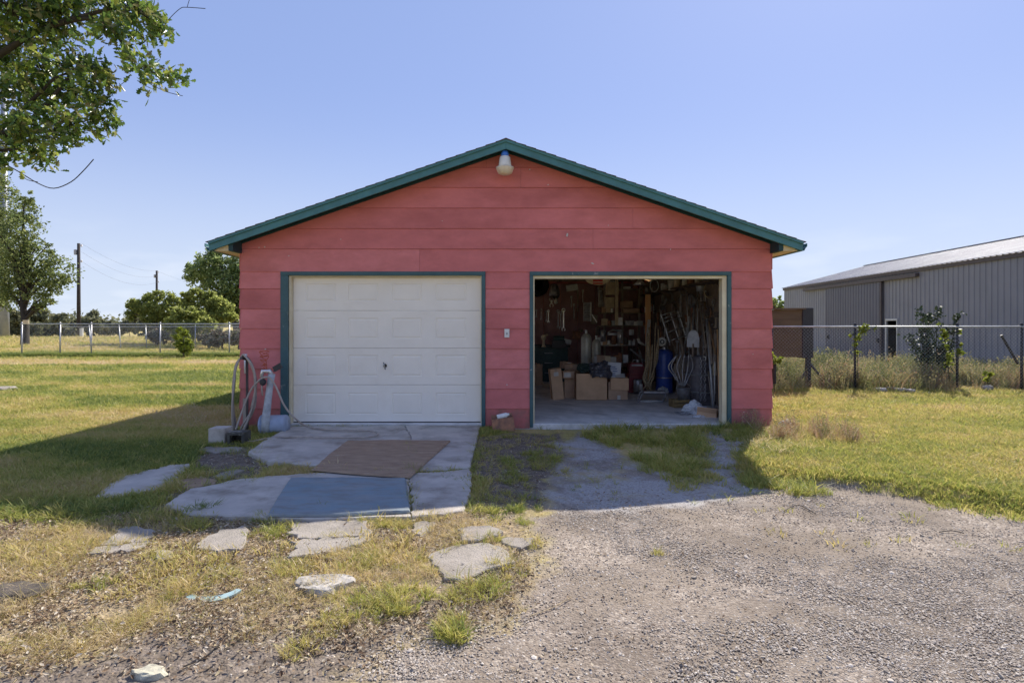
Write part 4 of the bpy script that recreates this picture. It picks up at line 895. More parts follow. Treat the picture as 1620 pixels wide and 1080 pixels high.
# rusty box with a can at the centre pier
x, y = gp(797, 685, -.06)
T = thing('rusty_box', 'rusty tilted metal box on the ground at the red centre pier', 'metal box', (x, y+.12, -.06), (R(-4), R(-7), R(4)))
m = MB(); w, dpt, h = .29, .2, .19
for a in ((-w/2, 0), (w/2, 0)): m.box((a[0], 0, h/2), (.008, dpt, h))
m.box((0, -dpt/2, h/2), (w, .008, h)); m.box((0, dpt/2, h/2+.02), (w, .008, h+.04)); m.box((0, 0, .005), (w, dpt, .01)); part('box_shell', m, M['rust'], T)
m = MB(); m.box((0, 0, 0), (.27, .17, .01)); part('box_shade', m, M['dark'], T, (0, 0, .14))  # near-black sheet standing for the unlit inside of the open box
one('spray_can', 'white and blue can lying on top of the rusty box', 'can', MB().lathe([(0, 0), (.033, 0), (.034, .01), (.034, .13), (.02, .15), (.018, .17), (0, .171)], 16, M=Matrix.Rotation(R(78), 3, 'Y')), [M['white']], (x-.09, y+.06, .145), (0, 0, R(10)), smooth=True)
# white bundle at the right corner
m = MB(); r = random.Random(12)
one('crumpled_can', 'crushed pale can lying at the right corner of the garage', 'can', MB().lathe([(0, 0), (.05, 0), (.06, .03), (.055, .09), (.06, .13), (.03, .15), (0, .15)], 12, M=Matrix.Rotation(R(60), 3, 'X')), M['tarp'], (3.78, -.12, -.02), (0, 0, R(30)), smooth=True)

# ================================================================ THINGS IN THE OPEN BAY
def dfloor(py): return 1.4*896/(py-513)
def carton(label, px0, px1, pyt, pyb, d, dep, mt='card', rot=(0, 0, 0), lab=None, op=False, cat='carton', name='cardboard_box', tape=True):
    a, b = at(px0, pyb, d), at(px1, pyt, d); w = b.x-a.x; h = b.z-a.z
    T = thing(name, label, cat, ((a.x+b.x)/2, d-8+dep/2, a.z), rot)
    m = MB()
    if op:
        for c, s in (((-w/2, 0, h/2), (.008, dep, h)), ((w/2, 0, h/2), (.008, dep, h)), ((0, dep/2, h/2), (w, .008, h)), ((0, -dep/2, h/2), (w, .008, h)), ((0, 0, .004), (w, dep, .008))): m.box(c, s)
        part('box_body', m, M[mt], T)
        f = MB(); f.box((0, -dep/2-.05, h-.02), (w*.98, .008, .11), (R(50), 0, 0)); part('box_flap', f, M[mt], T)
        f = MB(); f.box((w/2+.05, 0, h+.02), (.11, dep*.95, .008), (0, R(-25), 0)); part('box_flap', f, M[mt], T)
    else:
        m.box((0, 0, h/2), (w, dep, h)); part('box_body', m, M[mt], T, bevel=.004)
        if tape: f = MB(); f.box((0, 0, h+.001), (.05, dep*1.003, .003)); f.box((0, -dep/2-.001, h-.03), (.05, .003, .06)); part('tape_strip', f, M['card2' if mt == 'card' else 'card'], T)
    if lab:
        lx, lz, lw, lh, lm = lab; f = MB(); f.box((0, 0, 0), (lw*w, .003, lh*h)); part('box_label', f, M[lm], T, (lx*w, -dep/2-.002, lz*h))
    return T
carton('tall narrow brown carton leaning, leftmost of the cartons on the floor', 874, 892, 583, 632, 10.5, .22, 'card', (0, R(-6), R(6)), (0.0, .83, .42, .13, 'tape'))
carton('tall dull carton standing right of the leaning carton', 894, 910, 586, 631, 10.75, .25, 'card2', (0, 0, R(-4)))
carton('slim brown carton between the tall dull carton and the large one', 905, 914, 590, 631, 10.95, .2, 'card', (0, 0, R(3)), tape=False)
carton('small labelled carton sitting on the tall dull carton', 890, 908, 587, 598.5, 10.62, .14, 'card2', (0, 0, R(5)), (-.1, .5, .6, .6, 'tape'))
carton('low wide carton on top of the slim cartons at left', 895, 916, 576.5, 589, 11.1, .25, 'card2', (0, 0, R(-8)))
carton('little pinkish carton with a white corner behind the low wide one', 888, 903, 572.5, 583, 11.35, .2, 'card2', (0, R(4), R(12)), (.2, .7, .4, .4, 'tape'))
carton('largest brown carton, in the middle of the floor under the black bags', 912.5, 961, 591, 632.5, 10.45, .42, 'card', (0, 0, R(-2)))
carton('brown carton with a white sheet on its open lid right of the largest carton', 964, 994, 604, 632, 10.5, .35, 'card2', (0, 0, R(-5)), (.05, .12, .16, .25, 'tape'))
T = carton('upper half carton stacked with a printed white flap', 968, 996, 598, 617, 10.45, .3, 'card', (0, 0, R(-7)), tape=False)
m = MB(); m.box((0, 0, 0), (.16, .16, .004), (R(22), 0, 0)); part('loose_paper', m, M['tape'], T, (.02, -.07, .265))
T = carton('white carton with blue print tilted on top of the brown cartons', 957, 981, 573, 597, 10.55, .16, 'paper', (0, R(4), R(8)), name='printed_carton', tape=False)
m = MB()
for k, (z, w, x) in enumerate([(.20, .10, -.02), (.165, .13, 0), (.12, .09, .03), (.075, .11, -.02), (.04, .12, .01)]): m.box((x, -.0825, z), (w, .003, .013))
part('print_mark', m, M['ink'], T)
carton('small brown box in the middle of the row above the black bags', 945, 957.5, 562, 575, 11.6, .2, 'card2', tape=False)
carton('cream box right of the small brown box above the bags', 957.5, 966, 563, 574, 11.6, .2, 'beige', tape=False)
carton('pale green grey box behind the white printed carton', 966, 975, 564.5, 573, 11.7, .2, 'tape', tape=False)
carton('pinkish box at the left end of the row above the bags', 940, 945, 563, 575, 11.65, .2, 'tape', tape=False)
carton('dim upright carton in the left corner below the workbench', 845, 857, 576, 609, 12.6, .3, 'card2', (0, 0, R(8)))
carton('torn open carton with loose flaps by the right door jamb', 1110, 1139, 648, 668, 8.55, .34, 'card', (R(-5), R(5), R(-24)), op=True)
# black bags on the large carton
def crumple(name, label, cat, c, s, mt, seed, amp=.35, fr=2.5, rot=(0, 0, 0), sub=4, flat=-.6):
    import bmesh
    bm = bmesh.new(); bmesh.ops.create_icosphere(bm, subdivisions=sub, radius=1)
    co = np.array([v.co[:] for v in bm.verts]); k = 1+amp*(fbm(co[:, 0]*fr+seed, co[:, 1]*fr+co[:, 2]*fr*1.3, seed, 3)-.5)*2
    k += amp*.5*(np.abs(fbm(co[:, 0]*fr*2.5+seed+3, co[:, 1]*fr*2.1+co[:, 2]*fr*3, seed+5, 2)-.5)*-3+.3)
    for v, kk in zip(bm.verts, k): z = max(v.co.z, flat); v.co = Vector((v.co.x*kk*s[0], v.co.y*kk*s[1], z*kk*s[2]))
    me = bpy.data.meshes.new(name); bm.to_mesh(me); bm.free(); me.materials.append(mt)
    return tag(link(name, me, None, c, rot), label, cat)
crumple('bin_bag', 'shiny black bin bag slumped over the right corner of the largest carton', 'bin bag', at(950, 587, 10.45), (.20, .17, .19), M['bag'], 3)
crumple('bin_bag', 'second dark bag lying left along the top of the largest carton', 'bin bag', at(930, 583, 10.6), (.2, .16, .11), M['greenbag'], 8)
crumple('plastic_sheet', 'crumpled white plastic sheet on the floor near the right door jamb', 'plastic sheet', at(1098, 652, 8.95), (.16, .15, .16), M['tarp'], 5, .5, 2.2)
crumple('plastic_sheet', 'low white rumpled plastic trailing in front of the crumpled sheet', 'plastic sheet', at(1106, 662.5, 8.6), (.15, .1, .05), M['tarp'], 6, .6, 3)
crumple('cloth_bundle', 'grey white cloth bundle lying behind the low metal frame', 'cloth', at(1049, 618, 11.3), (.1, .09, .08), M['tarp'], 9)
crumple('rag_pile', 'dark rag pile on the floor by the white plastic', 'rags', at(1080, 657, 8.85), (.13, .12, .05), M['steel'], 19, .6, 3)
# gas cylinders
def cylinder(label, px, pyt, w, d, mt, name='gas_cylinder', base=0.0):
    zt_ = 1.4+(513-pyt)/896*d; r = w/896*d/2; h = zt_-base
    T = thing(name, label, 'gas cylinder', ((px-805)/896*d, d-8, base))
    part('cylinder_body', MB().lathe([(0, 0), (r*.9, 0), (r, .03), (r, h-.20), (r*.92, h-.14), (r*.6, h-.09), (r*.3, h-.075), (0, h-.075)], 22), M[mt], T, smooth=True)
    part('valve', MB().lathe([(0, h-.08), (r*.25, h-.08), (r*.25, h-.03), (r*.12, h-.02), (r*.3, h-.015), (r*.3, h), (0, h)], 12), M['steellight'], T)
    return T
cylinder('left and taller of two pale gas cylinders at the back wall', 927.5, 522, 16.5, 12.3, 'tank')
cylinder('right and shorter of two pale gas cylinders at the back wall', 943.5, 531, 14, 12.5, 'tank')
# blue upright cylinder
d = 11.7; T = thing('blue_tank', 'tall blue enamelled compressor cylinder standing among the tools', 'tank', ((1051-805)/896*d, d-8, 0))
part('tank_body', MB().lathe([(0, 0), (.165, 0), (.175, .03), (.175, .78), (.16, .84), (.1, .88), (0, .895)], 28), M['blue'], T, smooth=True)
part('tank_band', MB().lathe([(.178, .30), (.178, .32), (.17, .32), (.17, .30)], 28), M['steel'], T)
part('tank_fitting', MB().lathe([(0, .88), (.05, .88), (.05, .93), (.02, .95), (0, .95)], 12), M['steel'], T)
# round gauge / fan hub above it
d = 11.5; T = thing('fan_hub', 'round white hub with a dark ring above the blue cylinder', 'fan', at(1047, 540.5, d))
mx90 = Matrix.Rotation(R(90), 3, 'X')
part('hub_disc', MB().lathe([(0, 0), (.088, 0), (.092, .012), (.075, .03), (0, .03)], 22, M=mx90), M['white'], T)
part('hub_ring', MB().lathe([(.045, .028), (.045, .04), (.026, .04), (.026, .028)], 18, M=mx90), M['black'], T); part('motor_can', MB().lathe([(0, -.16), (.06, -.16), (.065, 0), (0, 0)], 16, M=mx90), M['steel'], T)
# workbench + shelves at the back, centre
d = 13.6
T = thing('workbench', 'dark cluttered workbench against the back wall in the centre', 'workbench', ((975-805)/896*d, d-8+.3, 0))
m = MB(); m.box((0, 0, 0), (1.0, .6, .05)); part('bench_top', m, M['steel'], T, (0, 0, .96-.05))
for x in (-.45, .45):
    for y in (-.25, .25): m = MB(); m.box((0, 0, .44), (.08, .08, .88)); part('leg', m, M['wooddark'], T, (x, y, 0))
m = MB(); m.box((0, 0, 0), (.9, .5, .03)); part('lower_shelf', m, M['wooddark'], T, (0, 0, .3))
d = 14.2
T = thing('shelf_rack', 'tall open shelf rack with pale uprights against the back wall', 'shelf', ((985-805)/896*d, d-8+.25, 0))
for px in (957, 985, 1012): m = MB(); m.box((0, 0, 1.3), (.05, .05, 2.6)); part('upright', m, M['woodgrey'], T, ((px-985)/896*d, -.2, 0))
for py in (457, 495, 516): m = MB(); m.box((0, 0, 0), (1.15, .4, .03)); part('shelf_board', m, M['woodgrey'], T, (.02, 0, 1.4+(513-py)/896*d))
m = MB(); m.box((0, 0, .55), (.07, .04, 1.1)); one('wooden_post', 'pale slim wooden stick standing before the shelf rack', 'post', m, M['beige'], at(975.5, 513, 13.3)-Vector((0, 0, .02)))
bpy.context.view_layer.update()
shelf = [('small tan box hanging high left before the shelf rack', 960, 979, 446, 466, 13.5, 'beige'), ('cream box below the tan box at the rack', 958.5, 972, 470, 487, 13.5, 'beige'), ('brown wooden box on the upper shelf of the rack', 983, 1001, 476, 487, 13.8, 'card2'),
         ('long flat brown box on the shelf under the wooden box', 986, 1012, 488, 494.5, 13.75, 'card2'), ('grey tin case on the lowest shelf of the rack', 989, 1003, 507, 514.5, 13.9, 'steel'), ('grey upright canister left on the lowest shelf', 978, 985, 502, 514.5, 13.9, 'steellight'),
         ('dull box at the left end of the lowest shelf', 953, 962, 504, 514.5, 13.9, 'beige'), ('white flat box at the top shelf of the rack', 988, 998, 453, 456.5, 13.9, 'white')]
for lb, a, b, t, bb, dd, mt in shelf: carton(lb, a, b, t, bb, dd, .2, mt, tape=False, cat='box', name='storage_box')
# bench clutter
r = random.Random(21)
for i, (px, pt, pb, w, mt, lb) in enumerate([(963, 538, 545, 5, 'white', 'small white jar at the left end of the workbench'), (981, 524, 543, 9, 'steellight', 'upright pale metal tin in the middle of the workbench'), (999, 521, 530, 8, 'tarp', 'blue white cup behind the workbench clutter'),
                                       (954, 522, 540, 9, 'steel', 'grey can at the left behind the bench'), (990, 534, 545, 8, 'iron', 'dark squat can on the bench'), (1008, 537, 548, 7, 'iron', 'dark can at the right end of the workbench'), (971, 531, 545, 7, 'rust', 'rusty can left of the pale tin'), (946, 517, 530, 7, 'iron', 'dark can above the right gas cylinder')]):
    dd = 13.3; q = at(px, pb, dd); rr = w/896*dd/2; h = (pb-pt)/896*dd
    one('tin_can', lb, 'can', MB().lathe([(0, 0), (rr, 0), (rr, h*.92), (rr*.8, h*.96), (rr*.8, h), (0, h)], 14), M[mt], q, smooth=True)
m = MB(); m.box((0, 0, .04), (.34, .1, .05)); m.tube([(-.15, 0, .07), (-.05, -.02, .14), (.12, 0, .12)], .025, 8); m.box((.12, 0, .1), (.1, .09, .08))
one('bench_grinder', 'grey angled machine tool behind the bench jars', 'power tool', m, M['steel'], at(972, 531, 13.5))
T = thing('sunfleck_piece', 'white solid added as a bent reflector at the right end of the bench', 'sunfleck', at(1013, 542, 12.9))  # white solid added for a spot of sun coming through a gap
part('sunfleck_body', MB().tube([(-.05, 0, .10), (-.03, -.01, .02), (.03, -.02, -.02), (.10, -.02, -.06)], [.03, .035, .03, .012], 8), M['white'], T, smooth=True); part('lamp_arm', MB().tube([(-.05, 0, .10), (-.04, .05, .2)], .01, 6), M['steel'], T)
m = MB()
for a, b in (((0, 0, 0), (.38, 0, -.30)), ((.2, 0, -.02), (.32, 0, -.42))): m.tube([a, b], .022, 6)
one('angle_brace', 'slanting grey brace struts under the right end of the bench', 'brace', m, M['steel'], at(997, 552, 13))
# dark cabinet and vise on the left
d = 13.8
T = thing('green_cabinet', 'dark green metal cabinet below the tool wall at left', 'cabinet', ((868-805)/896*d, d-8+.3, 0))
m = MB(); m.box((0, 0, .42), (.95, .5, .84)); part('cabinet_body', m, M['greenmetal'], T)
m = MB(); m.box((0, 0, .87), (1.05, .6, .05)); part('cabinet_top', m, M['black'], T)
for k in range(3): m = MB(); m.box((0, -.258, .2+.24*k), (.86, .015, .2)); dr_ = part('drawer', m, M['greenmetal'], T)
for k in range(3): m = MB(); m.tube([(-.1, -.28, .22+.24*k), (.1, -.28, .22+.24*k)], .01, 6); part('drawer_handle', m, M['steel'], T)
q = at(860, 549, 13.6); T = thing('bench_vise', 'beige bench drill on the left end of the green cabinet', 'drill', q)
m = MB(); m.lathe([(0, 0), (.06, 0), (.05, .03), (.03, .05), (.03, .16), (.06, .2), (.065, .26), (.03, .3), (0, .3)], 12); part('drill_body', m, M['beige'], T, smooth=True)
m = MB(); m.tube([(0, 0, .27), (.09, 0, .30), (.1, 0, .28)], .02, 8); part('drill_arm', m, M['beige'], T)
q = at(884, 550, 13.6); T = thing('bench_machine', 'dark bulky machine on the right end of the green cabinet', 'machine', q)
m = MB(); m.box((0, 0, .09), (.34, .2, .18), taper=.85); part('machine_body', m, M['black'], T); m = MB(); m.lathe([(0, -.13), (.07, -.13), (.07, .13), (0, .13)], 14, M=Matrix.Rotation(R(90), 3, 'Y')); part('machine_motor', m, M['greenmetal'], T, (0, 0, .22))
# tool wall: dark red board panels fixed to the back wall
T = thing('tool_board', 'dark oxblood board panels of the tool wall at the back left', 'tool board', (-.04, 6.93, 0))
for k in range(11):
    m = MB(); m.box((0, 0, 1.24), (.44, .02, 2.46)); part('board_panel', m, M['intred'], T, (-1.3+k*.45+.23, random.uniform(-.004, .0), 0))
def wrench(px, pyt, pyb, d, label, hang=True, ring=.035, wd=.012, mt='steel', rot=0.0):
    a, b = at(px, pyt, d), at(px, pyb, d); h = a.z-b.z
    m = MB(); m.box((0, 0, -h/2), (wd*1.6, .012, h-ring*1.6))
    m.tube([(ring*math.cos(t), 0, -ring*.6+ring*math.sin(t)) for t in np.linspace(0, 2*math.pi, 13)], .009, 6, cap=False)
    m.tube([(ring*.9*math.cos(t), 0, -h+ring*math.sin(t)) for t in np.linspace(R(-50), R(230), 9)], .011, 6)
    tag(link('wrench', m.mesh('wrench', M[mt]), None, a, (0, rot, 0)), label, 'wrench', 'wrenches hung on the tool wall')
wrench(891.5, 489, 521, 14.8, 'large bright ring spanner, rightmost of the wrenches on the tool wall', mt='steellight', ring=.045, wd=.02)
wrench(883, 491, 518, 14.8, 'long dull wrench left of the large bright spanner'); wrench(887, 494, 519, 14.8, 'dull wrench just beside the large bright spanner')
wrench(867.5, 491, 509, 14.8, 'right one of the pair of middle sized wrenches', mt='steellight', ring=.025); wrench(864.5, 492, 508, 14.8, 'left one of the pair of middle sized wrenches', ring=.022)
wrench(856, 489, 505, 14.8, 'short wrench second from the left door jamb', ring=.02); wrench(848.5, 490, 501, 14.8, 'shortest wrench nearest to the left door jamb', ring=.018)
wrench(872.5, 472, 483, 14.8, 'bright small spanner high up under the hanging lantern', mt='steellight', ring=.05, wd=.03)
for i, (px, a, b) in enumerate([(908, 482, 504), (914, 460, 493), (904, 470, 486), (922, 460, 478)]):
    m = MB(); h = (b-a)/896*14.8; m.tube([(0, 0, 0), (0, 0, -h)], .016, 6); m.box((0, 0, .0), (.05, .03, .06))
    tag(link('screwdriver', m.mesh('screwdriver', M['steel'] if i != 1 else M['woodgrey']), None, at(px, a, 14.8)), ['dim long screwdriver hanging mid height on the tool wall', 'long dull file hanging left of the louvred panel', 'dim short bar hanging under the ceiling on the tool wall', 'dim thin bar hanging just above the louvred panel'][i], 'hand tool')
m = MB(); m.lathe([(0, 0), (.035, .01), (.055, .04), (.04, .1), (.02, .15), (0, .16)], 14); one('light_bulb', 'white bulb hanging beneath the dark lantern', 'bulb', m, M['white'], at(879.5, 481, 14.3), smooth=True)
T = thing('lantern', 'dark metal lantern hanging high on the tool wall', 'lantern', at(877, 468, 14.4))
part('lantern_hood', MB().lathe([(.14, 0), (.13, .1), (.1, .25), (.06, .3), (0, .3)], 16), M['steel'], T, smooth=True); part('lantern_glass', MB().lathe([(0, -.07), (.1, -.06), (.12, 0), (0, 0)], 16), M['black'], T)
T = thing('louvre_panel', 'grey louvred metal panel with one bright edge on the tool wall', 'panel', at(929, 493, 13.9), (0, 0, R(-25)))
m = MB(); m.box((0, 0, 0), (.19, .03, .46)); part('panel_sheet', m, M['steel'], T)
for k in range(8): m = MB(); m.box((0, -.02, -.2+k*.057), (.15, .012, .03), (R(25), 0, 0)); part('louvre', m, M['steel'], T)
m = MB(); m.box((.105, -.02, 0), (.02, .05, .47)); part('panel_edge', m, M['white'], T)
m = MB(); m.tube([(0, 0, 0), (.13, 0, -.2)], .014, 6); one('stay_rod', 'thin slanting rod running down right from the louvred panel', 'rod', m, M['steellight'], at(936, 497, 13.9))
# tire high at left, sign under the ceiling
m = MB(); m.lathe([(.14, -.07), (.25, -.08), (.29, -.05), (.30, 0), (.29, .05), (.25, .08), (.14, .07), (.14, -.07)], 24, M=Matrix.Rotation(R(80), 3, 'X')); one('tire', 'dark tyre hanging high in the left corner of the open bay', 'tyre', m, M['rubber'], at(849, 450, 13.6), smooth=True)
T = thing('hanging_sign', 'red and white oval plaque hanging under the door header', 'sign', at(946, 441, 10.6))
part('sign_plate', MB().lathe([(0, -.012), (1, -.012), (1, .012), (0, .012)], 32, M=Matrix.Diagonal((.235, 1, .115))@mx90), M['beige'], T)
m = MB(); m.box((-.005, -.02, 0), (.18, .012, .2)); part('sign_panel', m, M['redp'], T)
m = MB(); m.box((-.005, -.028, -.065), (.18, .004, .014)); part('sign_line', m, M['tape'], T)
part('sign_cord', MB().tube([(.02, 0, -.1), (.02, 0, -.42), (.0, 0, -.5)], .007, 6), M['woodgrey'], T)
m = MB(); m.lathe([(.025, -.01), (.04, 0), (.025, .01), (.025, -.01)], 14, M=mx90); one('tape_roll', 'small dull ring hung on the tool wall above the gas cylinders', 'tape roll', m, M['rope'], at(920, 523, 14.7))
# planks standing
T = thing('orange_plank', 'orange wooden plank standing in the back right corner', 'plank', at(1025, 600, 12.6)+Vector((0, 0, -.15)))
m = MB(); m.box((0, 0, 1.02), (.11, .04, 2.04)); part('plank_board', m, M['orange'], T)
T = thing('white_plank', 'whitish plank leaning at the foot of the orange plank', 'plank', at(1023.5, 541, 12.3))
m = MB(); m.box((.02, 0, .2), (.06, .03, .58), (0, R(6), 0)); part('plank_board', m, M['tape'], T)
# toolbox on a low chest
carton('dark red chest standing under the toolbox by the rope', 995, 1021, 593, 621, 11.6, .3, 'redbox', tape=False, cat='chest', name='chest')
q = at(1008, 593, 11.65); T = thing('toolbox', 'dark red rounded toolbox with a grey lid band', 'toolbox', q+Vector((0, .12, 0)))
m = MB(); m.prism([(-.16, 0), (.16, 0), (.16, .15), (.14, .22), (.1, .25), (-.1, .25), (-.14, .22), (-.16, .15)], -.12, .12, 'y'); part('toolbox_body', m, M['redbox'], T, bevel=.005)
m = MB(); m.box((0, -.123, .2), (.22, .008, .035)); part('lid_band', m, M['steel'], T); m = MB(); m.tube([(-.07, 0, .25), (-.05, 0, .3), (.05, 0, .3), (.07, 0, .25)], .008, 6); part('toolbox_handle', m, M['steel'], T)
cylb = lambda lb, px, pt, pb, w, dd, mt, nm='tin_can': one(nm, lb, 'can', MB().lathe([(0, 0), (w, 0), (w, (pb-pt)/896*dd*.95), (w*.85, (pb-pt)/896*dd), (0, (pb-pt)/896*dd)], 16), M[mt], at(px, pb, dd), smooth=True)
cylb('grey paint pail on the floor left of the rope bundle', 1009, 600, 620, .085, 11.4, 'steel'); cylb('small pale can beside the grey pail', 1014, 607, 617, .035, 11.2, 'tape'); cylb('dark knob topped can on the toolbox', 1009, 568, 575, .035, 11.7, 'steel')
# rope / cord bundle
r = random.Random(31); T = thing('rope_bundle', 'tan ropes and cords hanging in a long bundle left of the blue cylinder', 'rope', at(1026, 622, 11.3))
for k in range(11):
    x0 = r.uniform(-.02, .20); p = [Vector((x0, r.uniform(0, .25), 1.05+r.uniform(-.1, .35))), Vector((x0*.9-.02+r.uniform(-.04, .04), r.uniform(-.05, .1), .65)), Vector((x0*.6-.07+r.uniform(-.05, .05), r.uniform(-.1, .05), .3)), Vector((-.06+r.uniform(-.08, .12), r.uniform(-.1, .05), .06+r.uniform(0, .1)))]
    part('rope_strand', MB().tube(smooth_path(p, 6), r.uniform(.010, .022), 6), M['rope'], T, smooth=True)
# low metal frame stool
d = 10.25; T = thing('folded_frame', 'low dull metal stool frame with bent legs on the floor', 'stool', ((1033-805)/896*d, d-8, .0))
part('frame_rail', MB().tube([(-.2, .1, .17), (.24, .1, .17)], .018, 8), M['steel'], T); part('frame_rail', MB().tube([(-.18, -.06, .17), (.22, -.06, .16)], .018, 8), M['steel'], T)
m = MB(); m.box((0, 0, .185), (.4, .2, .02)); part('seat', m, M['steel'], T, (.02, .02, 0))
for a, b in (((-.2, -.06, .17), (-.3, -.12, 0)), ((.22, -.06, .16), (.13, -.12, 0)), ((.24, .1, .17), (.3, .12, 0)), ((-.2, .1, .17), (-.26, .14, 0))): part('leg', MB().tube([a, b], .014, 8), M['steel'], T)
m = MB(); m.tube([(.2*math.cos(t)-.05, .06*math.sin(t)-.08, .025) for t in np.linspace(0, 2*math.pi, 20)], .015, 6, cap=False); part('base_hoop', m, M['galv'], T)
# bare tubular chair frame
d = 10.6; T = thing('tubular_rack', 'bare chromed tubular rack tilted high among the tools', 'rack', at(1072, 536, d), (R(-8), R(-14), R(8)))
for z in (0, .16, .36, .43, .5): part('cross_rung', MB().tube([(-.17, 0, z), (-.05, -.03, z+.015), (.1, -.03, z+.02), (.17, 0, z+.01)], .010 if z else .012, 8), M['chrome'], T, smooth=True)
for x in (-.17, .02, .17): part('side_rail', MB().tube([(x, 0, -.02), (x, .02, .52)], .010, 8), M['galv'], T)
# spade with blade up
d = 9.9; q = at(1094.5, 549, d); T = thing('spade', 'spade leaning blade up with a pale rounded blade', 'spade', (q.x, q.y, 0), (R(-4), R(2), R(-6)))
m = MB(); w = .105; z0 = q.z; pr = [(-w, z0), (-w*1.0, z0+.14), (-w*.8, z0+.24), (-w*.35, z0+.30), (w*.35, z0+.30), (w*.8, z0+.24), (w, z0+.14), (w, z0)]
m.prism(pr, -.006, .006, 'y'); part('spade_blade', m, M['tarp'], T); part('shaft', MB().tube([(0, 0, 0), (0, 0, z0+.06)], .018, 8), M['woodgrey'], T)
# wooden chair / pot stack on the ochre crate
d = 9.6; T = thing('ochre_crate', 'small ochre wooden crate holding the grey pail', 'crate', ((1074-805)/896*d, d-8, .0), (0, 0, R(10)))
m = MB(); m.box((0, 0, .02), (.26, .2, .03)); part('crate_floor', m, M['ochre'], T)
for y in (-.1, .1):
    for z in (.05, .11): m = MB(); m.box((0, y, z), (.27, .015, .045)); part('crate_slat', m, M['ochre'], T)
for x in (-.13, .13): m = MB(); m.box((x, 0, .075), (.018, .19, .12)); part('crate_end', m, M['ochre'], T)
T = thing('grey_pail', 'grey metal pail standing in the ochre crate', 'pail', ((1082-805)/896*9.6, 1.62, .05)); part('pail_body', MB().lathe([(0, 0), (.085, 0), (.12, .26), (.125, .265), (.115, .265), (.08, .01), (0, .01)], 20), M['steel'], T, smooth=True)
part('pail_handle', MB().tube([(.12*math.cos(t), 0, .26+.1*math.sin(t)) for t in np.linspace(0, math.pi, 10)], .005, 6), M['steel'], T)
T = thing('antler_rack', 'spindly forked branches of bent metal rods above the grey pail', 'metal rods', ((1082-805)/896*9.7, 1.75, .33)); r = random.Random(5)
for a in (-.16, -.08, 0, .08, .15, -.2): part('rod', MB().tube(smooth_path([Vector((a*.15, 0, 0)), Vector((a*.8, .02, .2)), Vector((a*1.2, .03, .35)), Vector((a*.7+r.uniform(-.05, .05), 0, .55))], 4), .011, 6), M['steel'], T, smooth=True)
# steel drum with hoops, chain over it
d = 9.75; T = thing('steel_drum', 'dark steel drum with two pale hoops by the right door jamb', 'drum', ((1117-805)/896*d, d-8+.28, 0))
part('drum_body', MB().lathe([(0, 0), (.27, 0), (.28, .01), (.27, .02), (.27, .82), (.28, .83), (.28, .84), (.255, .84), (.255, .5), (0, .5)], 32), M['drum'], T, smooth=False)
for z in (.22, .52): part('drum_hoop', MB().lathe([(.272, z-.012), (.287, z), (.272, z+.012)], 32), M['galv'], T)
T = thing('chain', 'heavy rusty chain draped down the front of the dark drum', 'chain', ((1114-805)/896*9.6, 1.66, .0))
lk = MB(); lk.tube([(.018*math.cos(t), 0, .028*math.sin(t)) for t in np.linspace(0, 2*math.pi, 11)], .006, 5, cap=False); lkm = lk.mesh('chain_link', M['steel'])
for k in range(34):
    s = -1 if k % 2 else 1; col_ = k//17; z = .82-(k % 17)*.044; link('chain_link', lkm, T, ((-.045 if col_ else .03)+random.uniform(-.004, .004), -.0, z), (0, 0, R(90) if k % 2 else 0))
part('chain_hook', MB().tube([(.0, -.02, .86), (.04, -.03, .84), (.035, -.03, .79), (-.01, -.03, .79)], .009, 6), M['steellight'], T)
m = MB(); m.tube([(0, 0, 0), (.01, 0, .66)], .014, 8); one('steel_rod', 'pale thin rod leaning upright against the dark drum', 'rod', m, M['galv'], ((1127.5-805)/896*9.5, 1.42, .12))
# long-handled tools leaning against the right wall
tools = [((1132, 560, 9.3), (1138, 478, 10.3), 'wood', .016), ((1126, 575, 9.4), (1120, 500, 10.0), 'woodgrey', .02), ((1131, 560, 9.6), (1141, 500, 9.7), 'woodgrey', .03), ((1118, 568, 9.9), (1108, 470, 10.6), 'woodgrey', .014), ((1108, 580, 10.2), (1100, 458, 11.0), 'steel', .012),
         ((1098, 590, 10.6), (1096, 470, 11.2), 'woodgrey', .014), ((1076, 590, 11.3), (1084, 470, 11.8), 'steel', .012), ((1104, 590, 10.3), (1110, 446, 10.7), 'galv', .010), ((1089, 600, 10.7), (1075, 480, 12.2), 'woodgrey', .03), ((1123, 570, 9.6), (1118, 505, 9.9), 'galv', .022),
         ((1060, 600, 12.0), (1066, 470, 13.0), 'steel', .012), ((1094, 560, 11.0), (1088, 450, 11.4), 'galv', .009), ((1113, 560, 9.9), (1130, 515, 9.8), 'woodgrey', .014), ((1084, 560, 11.2), (1132, 512, 9.9), 'steel', .010), ((1071, 560, 11.6), (1052, 500, 13.0), 'woodgrey', .03), ((1137, 590, 9.35), (1135, 520, 9.6), 'orange', .016),
         ((1100, 560, 10.8), (1103, 449, 10.9), 'galv', .009), ((1115, 540, 10.2), (1113, 452, 10.4), 'steel', .009)]
